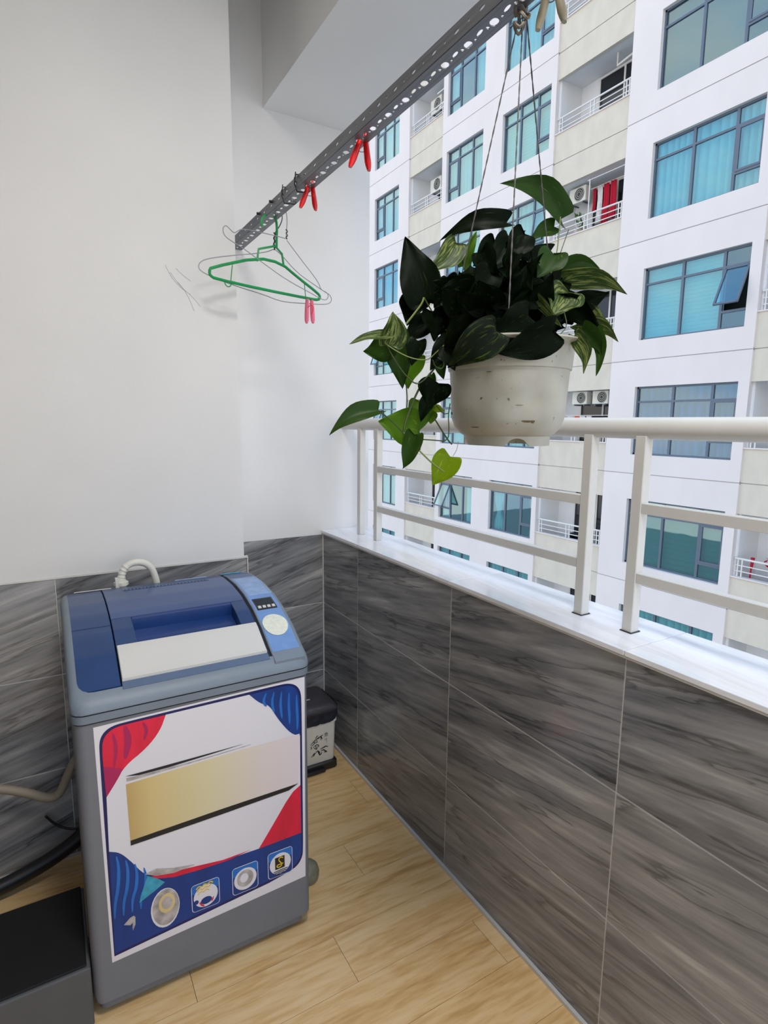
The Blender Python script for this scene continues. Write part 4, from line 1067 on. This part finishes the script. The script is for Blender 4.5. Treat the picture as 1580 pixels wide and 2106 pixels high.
for zi, (z, off) in enumerate(((.208, .0055), (.219, .008), (.232, .004), (.245, .003), (.258, .006))):
    row = []
    for k, p in enumerate(base_loop):
        c = Vector(((BXa + BXb) / 2, (BYa + BYb) / 2, 0)); d = (p - c); d.z = 0
        wob = .004 * noise.noise(Vector((k * .45, zi * 1.3, 2)))
        right = max(0, (p.x - .93) / .03)
        row.append(p + d.normalized() * (off + wob + (.010 * right if zi >= 2 else 0)) + Vector((0, 0, z + .006 * noise.noise(Vector((k * .3, zi, 7))) * (1 if zi else 0) + (.012 * right if zi == 4 else 0))))
    rows.append(row)
mb.grid(rows, True)
build('bin_bag', mb, 'bag', tb)
build('lid', rbox(BXa, BXb, BYa, BYb, .02, ((.256, .006), (.262, .009), (.270, .008), (.282, 0), (.288, -.012))), 'bin_lid', tb)
build('lid_mark', MB().box(.835, .87, 2.07, 2.078, .2881, .2886), 'plate', tb)
def ink(pts, w=.0012, m='black_print'):
    y = BYa - .0026
    pp = [Vector((x, y + .0, z)) for x, z in pts]
    if len(pp) > 2: pp = smooth(pp, 2)
    g = MB(); rows = []
    for i, p in enumerate(pp):
        d = (pp[min(i + 1, len(pp) - 1)] - pp[max(i - 1, 0)]).normalized(); nn = Vector((-d.z, 0, d.x)) * w * (1 - .6 * abs(2 * i / (len(pp) - 1) - 1))
        yy = BYa + .0035 - (p.z - .04) * .0242 - .0006
        rows.append([(p.x - nn.x, yy, p.z - nn.z), (p.x + nn.x, yy, p.z + nn.z)])
    g.grid(rows); build('printed_mark', g, m, tb, False)
def bq(x, y): return (.845 + (x - 160) / 540 * .115, .219 - (y - 700) / 830 * .180)
for st in ([(150, 1130), (200, 1080), (260, 1040), (330, 1010), (400, 985)], [(250, 1020), (280, 980), (310, 975)], [(330, 1015), (370, 1000), (410, 980)], [(370, 1000), (380, 1040), (400, 1065)], [(365, 1010), (365, 1050), (370, 1085)],
           [(350, 1005), (320, 1030), (290, 1035)], [(200, 1080), (240, 1090), (210, 1130), (170, 1150)], [(150, 1160), (180, 1190), (150, 1220)], [(205, 1190), (240, 1160), (285, 1150), (320, 1170), (320, 1205), (285, 1190)],
           [(215, 1195), (250, 1225), (275, 1245), (300, 1210)], [(250, 1160), (265, 1200), (270, 1230)], [(270, 1050), (290, 1085), (270, 1110), (235, 1100)], [(235, 1060), (255, 1085)]):
    ink([bq(*p) for p in st], .0018)
for st in ([(170, 1380), (215, 1330), (240, 1310), (225, 1345), (210, 1375)], [(250, 1330), (290, 1275), (320, 1300), (340, 1330), (325, 1375), (360, 1385)], [(300, 1290), (320, 1340), (345, 1370)], [(370, 1310), (410, 1285), (450, 1320), (490, 1345)],
           [(380, 1330), (370, 1365), (340, 1375)], [(355, 1270), (390, 1250), (430, 1250), (460, 1228), (490, 1245), (520, 1252)], [(430, 1350), (470, 1345), (495, 1355)]):
    ink([bq(*p) for p in st], .0024)
for st in ([(440, 975), (475, 960), (505, 975)], [(440, 990), (505, 990)], [(450, 1005), (500, 1005)], [(475, 960), (475, 1025)], [(425, 1028), (520, 1028)], [(450, 970), (445, 1010)], [(500, 970), (505, 1010)],
           [(450, 1065), (450, 1110)], [(468, 1068), (468, 1120)], [(488, 1062), (486, 1170)]):
    ink([bq(*p) for p in st], .0014)

# ================================================================ OPPOSITE BUILDING
FX = 15.0; HF = 3.28
bld = thing('apartment_building', (FX, 15, -16), 'white and beige apartment block across the yard with rows of windows and balconies', 'building')
BO = origin(bld)
def local_mesh(mb, name, m, smooth=False): return mb.mesh(name, M[m], smooth)
FR = range(-2, 5)
# plain wall above, below and to the sides
TH = .16
def wallbox(mb, y0, y1, z0, z1, x=FX): mb.box(x, x + TH, y0, y1, z0, z1); return mb
mb = MB()
for k in range(-5, -2): wallbox(mb, 4.9, 27.3, k * HF + .012, (k + 1) * HF - .012)
for k in range(5, 7): wallbox(mb, 4.9, 27.3, k * HF + .012, (k + 1) * HF - .012)
for k in range(-5, 7):
    wallbox(mb, -14, 4.9, k * HF + .012, (k + 1) * HF - .012)
build('plain_wall', mb, 'fac_white', bld, False)
mb = MB()
mb.box(FX + .025, FX + TH, -14, 27.3, -5 * HF, -4.9 * HF)
for k in range(-4, 8):
    for a_, b_, o_ in ((-14, 4.9, .02), (4.9, 7.92, .085), (7.92, 12.0, .02), (12.0, 14.83, .085), (14.83, 21.05, .02), (21.05, 23.6, .085), (23.6, 27.3, .02)):
        mb.box(FX + o_, FX + TH - .01, a_, b_, k * HF - .03, k * HF + .03)
build('groove_strip', mb, 'fac_groove', bld, False)
mb = MB().box(FX + 2.3, FX + 2.5, -14, 40, -16.4, 23)
mb.box(FX + TH, FX + 2.3, -14, 40, 22.8, 23)
for k in range(-3, 6): mb.box(FX + TH + .001, FX + 2.3, 4.9, 27.3, k * HF - .12, k * HF + .02)
for y in (4.9, 7.92, 12.0, 14.83, 17.9, 21.05, 23.6, 27.28): mb.box(FX + TH + .001, FX + 2.3, y - .05, y + .05, -16.4, 23)
build('inner_wall', mb, 'fac_in', bld, False)
# set-back left end with narrow windows
mb = MB()
sl = [(27.75, 28.25)]
for k in range(-5, 7):
    z = k * HF
    mb.box(FX + .6, FX + .76, 27.3, 27.9, z + .012, z + HF - .012)
    mb.box(FX + .6, FX + .76, 28.35, 40, z + .012, z + HF - .012)
    mb.box(FX + .6, FX + .76, 27.9, 28.35, z + .012, z + .56); mb.box(FX + .6, FX + .76, 27.9, 28.35, z + 2.5, z + HF - .012)
    mb.box(FX + .62, FX + .75, 27.3, 40, z - .03, z + .03)
mb.box(FX, FX + .76, 27.28, 27.32, -16.4, 23)
build('end_wall', mb, 'fac_white', bld, False)
slme = local_mesh(MB().box(0, .02, 0, .45, .56, 2.5), 'narrow_window', 'alu')
slg = local_mesh(MB().box(-.01, 0, .06, .39, .62, 2.44), 'pane', 'glass')
for k in FR:
    w = place('narrow_window', slme, (FX + .70, 27.9, k * HF), bld); place('pane', slg, (FX + .70, 27.9, k * HF), w)

# wall panel with a window opening
WIN = {'W1': (7.92, 12.0, 8.19, 11.12, (8.88, 9.98), 0), 'W2': (14.83, 17.9, 15.05, 17.38, (15.71, 16.54), 0), 'W3': (17.9, 21.05, 18.45, 20.75, (19.17, 20.03), 2), 'W4': (23.6, 27.3, 24.46, 26.73, (25.14, 25.98), 2)}
ZB, ZT = .56, 2.52
FWX = FX + .11
rngc = random.Random(3)
KIND = {('W1', 4): ('plain', 0), ('W1', 2): ('drape', 0), ('W1', 1): ('blind', 1), ('W1', 0): ('bluedrape', 0), ('W1', -1): ('gblind', 0), ('W1', -2): ('drape', 0), ('W1', 3): ('plain', 0),
        ('W2', 4): ('drape', 0), ('W2', 3): ('blind', 0), ('W2', 2): ('drape', .35), ('W2', -1): ('tied', 0), ('W2', 1): ('drape', 0), ('W2', 0): ('drape', 0), ('W2', -2): ('drape', 0),
        ('W3', 4): ('half', 0), ('W3', 3): ('drape', 0), ('W3', 2): ('blind', 0), ('W3', -1): ('half', 1), ('W3', -2): ('drape', 0),
        ('W4', 4): ('drape', 0), ('W4', 3): ('drape', 0), ('W4', 2): ('drape', 0), ('W4', 1): ('drape', .8), ('W4', 0): ('drape', .8), ('W4', -1): ('drape', 0)}
for key, (ya, yb, y0, y1, mul, side) in WIN.items():
    g = MB()
    for (a, b, c, d) in ((ya, yb, .012, ZB), (ya, yb, ZT, HF - .012), (ya, y0, ZB, ZT), (y1, yb, ZB, ZT)): g.box(0, TH, a - ya, b - ya, c, d)
    wp = local_mesh(g, 'wall_panel', 'fac_white')
    # frame
    g = MB(); f = .05
    def bar(a, b, c, d, x0=0, x1=.06): g.box(x0, x1, a - y0, b - y0, c, d)
    bar(y0, y0 + f, ZB, ZT); bar(y1 - f, y1, ZB, ZT); bar(y0, y1, ZB, ZB + f); bar(y0, y1, ZT - f, ZT)
    bar(y0, y1, 2.06, 2.115, -.005)
    for m_ in mul: bar(m_ - .035, m_ + .035, ZB, ZT, -.005)
    edges = [y0] + list(mul) + [y1]; ca, cb_ = edges[side], edges[side + 1]
    bar(ca, cb_, .97, 1.03, -.005)
    fr = local_mesh(g, 'window', 'alu')
    panes = []
    for i in range(3):
        a, b = edges[i] + .03, edges[i + 1] - .03
        for (c, d) in ((ZB + .03, 2.07), (2.11, ZT - .03)) if i != side else ((ZB + .03, .98), (2.11, ZT - .03)):
            panes.append(local_mesh(MB().box(.025, .033, a - y0, b - y0, c, d), 'pane', 'glass'))
    # casement: frame + pane hinged at its top
    g = MB(); a, b = ca + .04 - ca, cb_ - .04 - ca; t_ = .05
    for q in ((a, a + t_, -1.03, 0), (b - t_, b, -1.03, 0), (a, b, -1.03, -1.03 + t_), (a, b, -t_, 0)): g.box(-.02, .025, *q)
    cas = local_mesh(g, 'casement', 'alu')
    casg = local_mesh(MB().box(0, .008, a + t_, b - t_, -1.03 + t_, -t_), 'casement_pane', 'glass')
    for k in FR:
        place('wall_panel', wp, (FX, ya, k * HF), bld)
        w = place('window', fr, (FWX, y0, k * HF), bld)
        for pm in panes: place('pane', pm, (FWX, y0, k * HF), w)
        kd, op = KIND.get((key, k), ('drape', 0))
        c = place('casement', cas, (FWX, ca, k * HF + 2.06), w); cg = place('pane', casg, (FWX, ca, k * HF + 2.06), w)
        ang = .42 * op
        c.rotation_euler = (0, ang, 0); cg.rotation_euler = (0, ang, 0)
        # behind the glass
        xb = FX + .27
        if kd in ('drape', 'bluedrape', 'half', 'tied'):
            cm = 'curtain_blue' if kd == 'bluedrape' else 'curtain'
            spans = [(y0 - .1, y1 + .1)] if kd in ('drape', 'bluedrape') else ([(y0 - .1, y0 + (y1 - y0) * .30)] + ([(y0 + (y1 - y0) * .80, y1 + .1)] if kd == 'half' else []))
            if kd == 'tied': spans = [(y1 - .75, y1 + .05), (y0 - .05, y0 + .35)]
            for (a, b) in spans:
                g = MB(); nY = int((b - a) / .018); rows = []
                ph = rngc.uniform(0, 6)
                zs = [.5, .9, 1.25, 1.5, 1.8, 2.6]
                for z in zs:
                    row = []
                    for i in range(nY + 1):
                        y = a + (b - a) * i / nY
                        if kd == 'tied':
                            mid = (a + b) / 2; sq = {.5: .75, .9: .6, 1.25: .22, 1.5: .45, 1.8: .8, 2.6: 1}[z]
                            y = mid + (y - mid) * sq
                        row.append((xb - .03 + .16 * (1 - abs(math.sin((a + (b - a) * i / nY) * 15 + ph + .9 * math.sin(y * 4 + ph)))) ** 1.6, y, k * HF + z))
                    rows.append(row)
                g.grid(rows)
                build('curtain', g, cm, w)
        elif kd in ('blind', 'gblind'):
            g = MB(); yl = edges[1] if op > .9 else y0 - .1
            if op > .9: build('curtain', MB().box(xb + .5, xb + .52, y0 - .1, edges[1] + .3, k * HF + .3, k * HF + 2.7), 'dark', w, False)  # dark sheet standing in for the unlit room behind the open casement
            for i in range(14 if kd == 'gblind' else 20):
                n_ = 14 if kd == 'gblind' else 20
                z = k * HF + .5 + i * 2.05 / n_
                g.box(xb - .03, xb - .022, yl, y1 + .1, z, z + 2.05 / n_ - .018)
            g.box(xb - .02, xb - .016, yl, y1 + .1, k * HF + .5, k * HF + 2.55)
            build('blind', g, 'blind' if kd == 'blind' else 'blind_dark', w, False)
        else:
            build('blind', MB().box(xb + .1, xb + .12, y0 - .1, y1 + .1, k * HF + .4, k * HF + 2.6), 'screen', w, False)

# balconies
BAL = {'B0': (4.9, 7.92), 'B1': (12.0, 14.83), 'B2': (21.05, 23.6)}
PXf = FX + .06
for key, (ya, yb) in BAL.items():
    g = MB().box(0, .12, 0, yb - ya, .012, .86); lowp = local_mesh(g, 'parapet_panel', 'fac_beige')
    g = MB().box(0, .12, 0, yb - ya, 2.50 - HF, -.012); upp = local_mesh(g, 'parapet_panel', 'fac_beige')
    g = MB().box(-.04, .14, 0, yb - ya, .86, .89); cope = local_mesh(g, 'coping', 'fac_white')
    g = MB()  # recess shell
    D_ = 1.05
    g.box(.12, D_, 0, .06, 0, 2.52); g.box(.12, D_, yb - ya - .06, yb - ya, 0, 2.52); g.box(.12, D_, 0, yb - ya, 2.52, 2.62)
    g.box(D_, D_ + .1, 0, yb - ya, 0, 2.6); g.box(.12, D_, 0, yb - ya, -.05, .02)
    shell = local_mesh(g, 'balcony_recess', 'fac_in')
    g = MB().box(0, .02, 0, yb - ya - .9, .06, 2.46); door = local_mesh(g, 'glass_door', 'darkdoor')
    g = MB()
    for q in (0, (yb - ya - .9) / 2 - .03, yb - ya - .96): g.box(-.03, 0, q, q + .06, .06, 2.46)
    g.box(-.03, 0, 0, yb - ya - .9, 2.41, 2.47); dfr = local_mesh(g, 'door_frame', 'rail')
    hr = local_mesh(MB().tube([(0, .03, 0), (0, yb - ya - .03, 0)], .028, 8), 'railing', 'rail', True)
    pst = local_mesh(MB().box(-.015, .015, -.015, .015, -.46, 0), 'post', 'rail')
    hb = local_mesh(MB().box(-.011, .011, .05, yb - ya - .05, -.012, .012), 'crossbar', 'rail')
    for k in range(-3, 5):
        z = k * HF
        if k > -3:
            place('parapet_panel', lowp, (PXf, ya, z), bld); place('coping', cope, (PXf, ya, z), bld)
            place('balcony_recess', shell, (PXf, ya, z), bld)
            d = place('glass_door', door, (PXf + 1.02, ya + .10, z), bld); place('door_frame', dfr, (PXf + 1.015, ya + .10, z), d)
            r = place('railing', hr, (PXf + .06, ya, z + 1.35), bld)
            L_ = yb - ya
            for q in (.12, .22, L_ * .5 - .07, L_ * .5 + .07, L_ - .22, L_ - .12): place('post', pst, (PXf + .06, ya + q, z + 1.35), r)
            for q in (-.17, -.32): place('crossbar', hb, (PXf + .06, ya, z + 1.35 + q), r)
        place('parapet_panel', upp, (PXf, ya, z + HF), bld)

# air conditioners
def ac(y, z, k, label, x=None, rz=0, sz=1.0):
    x = FX + .75 if x is None else x
    t = thing('air_conditioner', (x, y, z), label, 'air conditioner', None)
    w, h, d = .8 * sz, .55 * sz, .3 * sz
    cme = MB().box(-d / 2, d / 2, -w / 2, w / 2, 0, h).bevel(.02, 2).mesh('casing', M['ac_body'], False)
    place('casing', cme, (x, y, z), t)
    fme = MB().tube([(-d / 2 - .015, -w * .12, h / 2), (-d / 2 + .001, -w * .12, h / 2)], h * .42, 24).mesh('fan_guard', M['ac_dark'], False)
    place('fan_guard', fme, (x, y, z), t)
    rme = MB()
    for r in (.15, .27, .39): rme.tube([(-d / 2 - .02, -w * .12 + h * r * math.cos(a), h / 2 + h * r * math.sin(a)) for a in [2 * PI * i / 20 for i in range(20)]], .006, 5, closed=True)
    place('fan_ring', rme.mesh('fan_ring', M['ac_body'], True), (x, y, z), t)
    bme = MB().box(-d / 2, d / 2 + .08, -w * .35, -w * .35 + .04, -.04, 0).box(-d / 2, d / 2 + .08, w * .35 - .04, w * .35, -.04, 0).mesh('bracket', M['alu'], False)
    place('bracket', bme, (x, y, z), t)
    t.rotation_euler = (0, 0, rz)
    return t
ac(22.35, 3 * HF + 1.66, 3, 'air conditioner in the left balcony column, second from the top of the photo', rz=.0)
ac(22.45, 4 * HF + 1.62, 4, 'outdoor air conditioner unit in the topmost left balcony beside a slatted rack')
ac(14.15, 2 * HF + 1.98, 2, 'outdoor air conditioner unit in the balcony with red laundry', x=FX + .6, sz=.85)
ac(12.66, 2.08, 0, 'outdoor air conditioner unit above the drying laundry, right one of the pair', x=FX + .5, sz=.76)
ac(13.49, 2.08, 0, 'outdoor air conditioner unit above the drying laundry, left one of the pair', x=FX + .5, sz=.76)
# laundry
def cloth(y, z, w, h, m, label, x=FX + .6, group=None):
    g = MB(); n = 10; rows = []
    for j_ in range(7):
        q = j_ / 6
        rows.append([(x + .03 * math.sin(i * 1.4 + j_ * .4), y - w / 2 + w * i / n * (1 - .08 * math.sin(q * 3)), z - h * q) for i in range(n + 1)])
    g.grid(rows)
    o = build('laundry', g, m, None); md = o.modifiers.new('t', 'SOLIDIFY'); md.thickness = .008
    tag(o, label, 'laundry', group)
    return o
def line(y0, y1, z, label, x=FX + .6):
    o = build('clothes_line', MB().tube([(x, y0, z), (x, y1, z)], .012, 6), 'rail'); tag(o, label, 'clothes rail')
zb2 = 2 * HF
line(12.07, 13.72, zb2 + 2.28, 'white clothes pole in the balcony with red laundry')
cloth(12.85, zb2 + 2.27, .24, 1.1, 'red_cloth', 'red garment hanging on the far balcony, nearer its dark doorway', group=None)
cloth(13.12, zb2 + 2.27, .22, 1.15, 'red_cloth', 'darker red garment hanging on the far balcony beside a pale one')
cloth(13.36, zb2 + 2.27, .2, 1.1, 'pale_cloth', 'pale garment hanging beside red laundry on the far balcony')
cloth(13.56, zb2 + 2.25, .10, .7, 'red_cloth', 'narrow red garment hanging nearest the balcony air conditioner')
o = build('steel_post', MB().tube([(FX + .2, 13.42, zb2 + .89), (FX + .2, 13.42, zb2 + 2.4)], .018, 8), 'rail'); tag(o, 'white upright pole at the middle of the far balcony with red laundry', 'pole')
o = build('steel_post', MB().tube([(FX + .2, 12.14, zb2 + .89), (FX + .2, 12.14, zb2 + 2.5)], .018, 8), 'rail'); tag(o, 'white upright pole at the right end of the far balcony with red laundry', 'pole')
o = build('clothes_line', MB().tube([(FX + .2, 12.14, zb2 + 2.38), (FX + .2, 13.5, zb2 + 2.38)], .016, 8), 'rail'); tag(o, 'white horizontal bar joining two poles above the far balcony railing', 'clothes rail')
line(12.07, 14.7, 1.72, 'clothes pole below the pair of air conditioners', x=FX + .45)
for i, (y, m, lb) in enumerate(((12.25, 'black_cloth', 'black garment at the right end of the far drying rail'), (12.55, 'black_cloth', 'black garment second from the right on the far drying rail'), (12.85, 'black_cloth', 'black garment in the middle of the far drying rail beside pale ones'),
                               (13.12, 'pale_cloth', 'pale garment in the middle of the far drying rail'), (13.38, 'pale_cloth', 'pale garment left of the middle on the far drying rail'), (13.62, 'orange_cloth', 'orange garment on the far drying rail beside the plant pot'), (13.9, 'pale_cloth', 'pale garment partly behind the plant pot on the far drying rail'))):
    cloth(y, 1.70, .22, .42 if m != 'black_cloth' else .6, m, lb, x=FX + .45)
g = MB(); zz = [(FX + .25, 12.9 + .14 * i, 1.40 + (.14 if i % 2 else 0)) for i in range(12)]
o = build('folding_rack', MB().tube(zz, .012, 6), 'rail'); tag(o, 'white zigzag folding drying rack on the far balcony beside the plant pot', 'drying rack')
# pipes, potted plant, broom
o = build('drain_pipe', MB().tube([(FX + .5, 12.9, 3 * HF + 2.5), (FX + .5, 12.9, 3 * HF + 2.15), (FX + .5, 12.2, 3 * HF + 2.25)], .035, 8), 'ac_body'); tag(o, 'cream drain pipe below the soffit of the upper balcony', 'pipe')
g = MB()
for i in range(5): g.box(FX + .35, FX + .40, 21.25 + .13 * i, 21.31 + .13 * i, 4 * HF + 2.0, 4 * HF + 2.08, Matrix.Rotation(.5, 3, 'Z'))
g.box(FX + .3, FX + .34, 21.3, 21.95, 4 * HF + 2.0, 4 * HF + 2.04)
o = build('drying_rack', g, 'rail', None, False); tag(o, 'white slatted rack in the topmost left balcony', 'drying rack')
def far_plant(y, z, label, r=.2, h=.5, m='plant_far'):
    t = thing('potted_shrub', (FX + .45, y, z), label, 'potted plant')
    build('pot', MB().lathe([(.07, 0), (.1, .18), (.11, .2)], (FX + .45, y, z), 12, True, True), 'beige_plastic', t)
    rr = random.Random(int(y * 10)); g = MB()
    for i in range(70):
        p = Vector((FX + .45 + rr.uniform(-r, r), y + rr.uniform(-r, r), z + .2 + rr.uniform(0, h)))
        a, b = Vector((rr.uniform(-1, 1), rr.uniform(-1, 1), rr.uniform(-1, 1))).normalized() * .07, Vector((rr.uniform(-1, 1), rr.uniform(-1, 1), rr.uniform(-1, 1))).normalized() * .03
        g.bm.faces.new([g.bm.verts.new(q) for q in (p - a, p + b, p + a, p - b)])
    build('foliage', g, m, t, False)
far_plant(13.92, zb2 + .9, 'small green shrub behind the far balcony railing under the air conditioner', .18, .5)
far_plant(7.0, -HF + .9, 'red flowering shrub behind the railing at the right edge of the view', .22, .35, 'red_cloth')
o = build('broom', MB().tube([(FX + .3, 7.6, -HF + .03), (FX + .3, 7.56, -HF + 1.35)], .02, 8).tube([(FX + .3, 7.565, -HF + 1.1), (FX + .3, 7.55, -HF + 1.4)], [.03, .05], 8), 'red_cloth'); tag(o, 'red broom standing behind the railing at the lower right balcony', 'broom')
o = build('bar_table', MB().box(FX + .5, FX + .8, 13.2, 13.7, -HF + .9, -HF + .98).box(FX + .5, FX + .8, 13.2, 13.26, -HF + .022, -HF + .9).box(FX + .5, FX + .8, 13.64, 13.7, -HF + .022, -HF + .9), 'black_cloth', None, False); tag(o, 'black bar table on the far lower balcony behind its railing', 'table')

# ground far below
sbox('ground', 'ground', -60, 80, -60, 90, -16.6, -16.4)
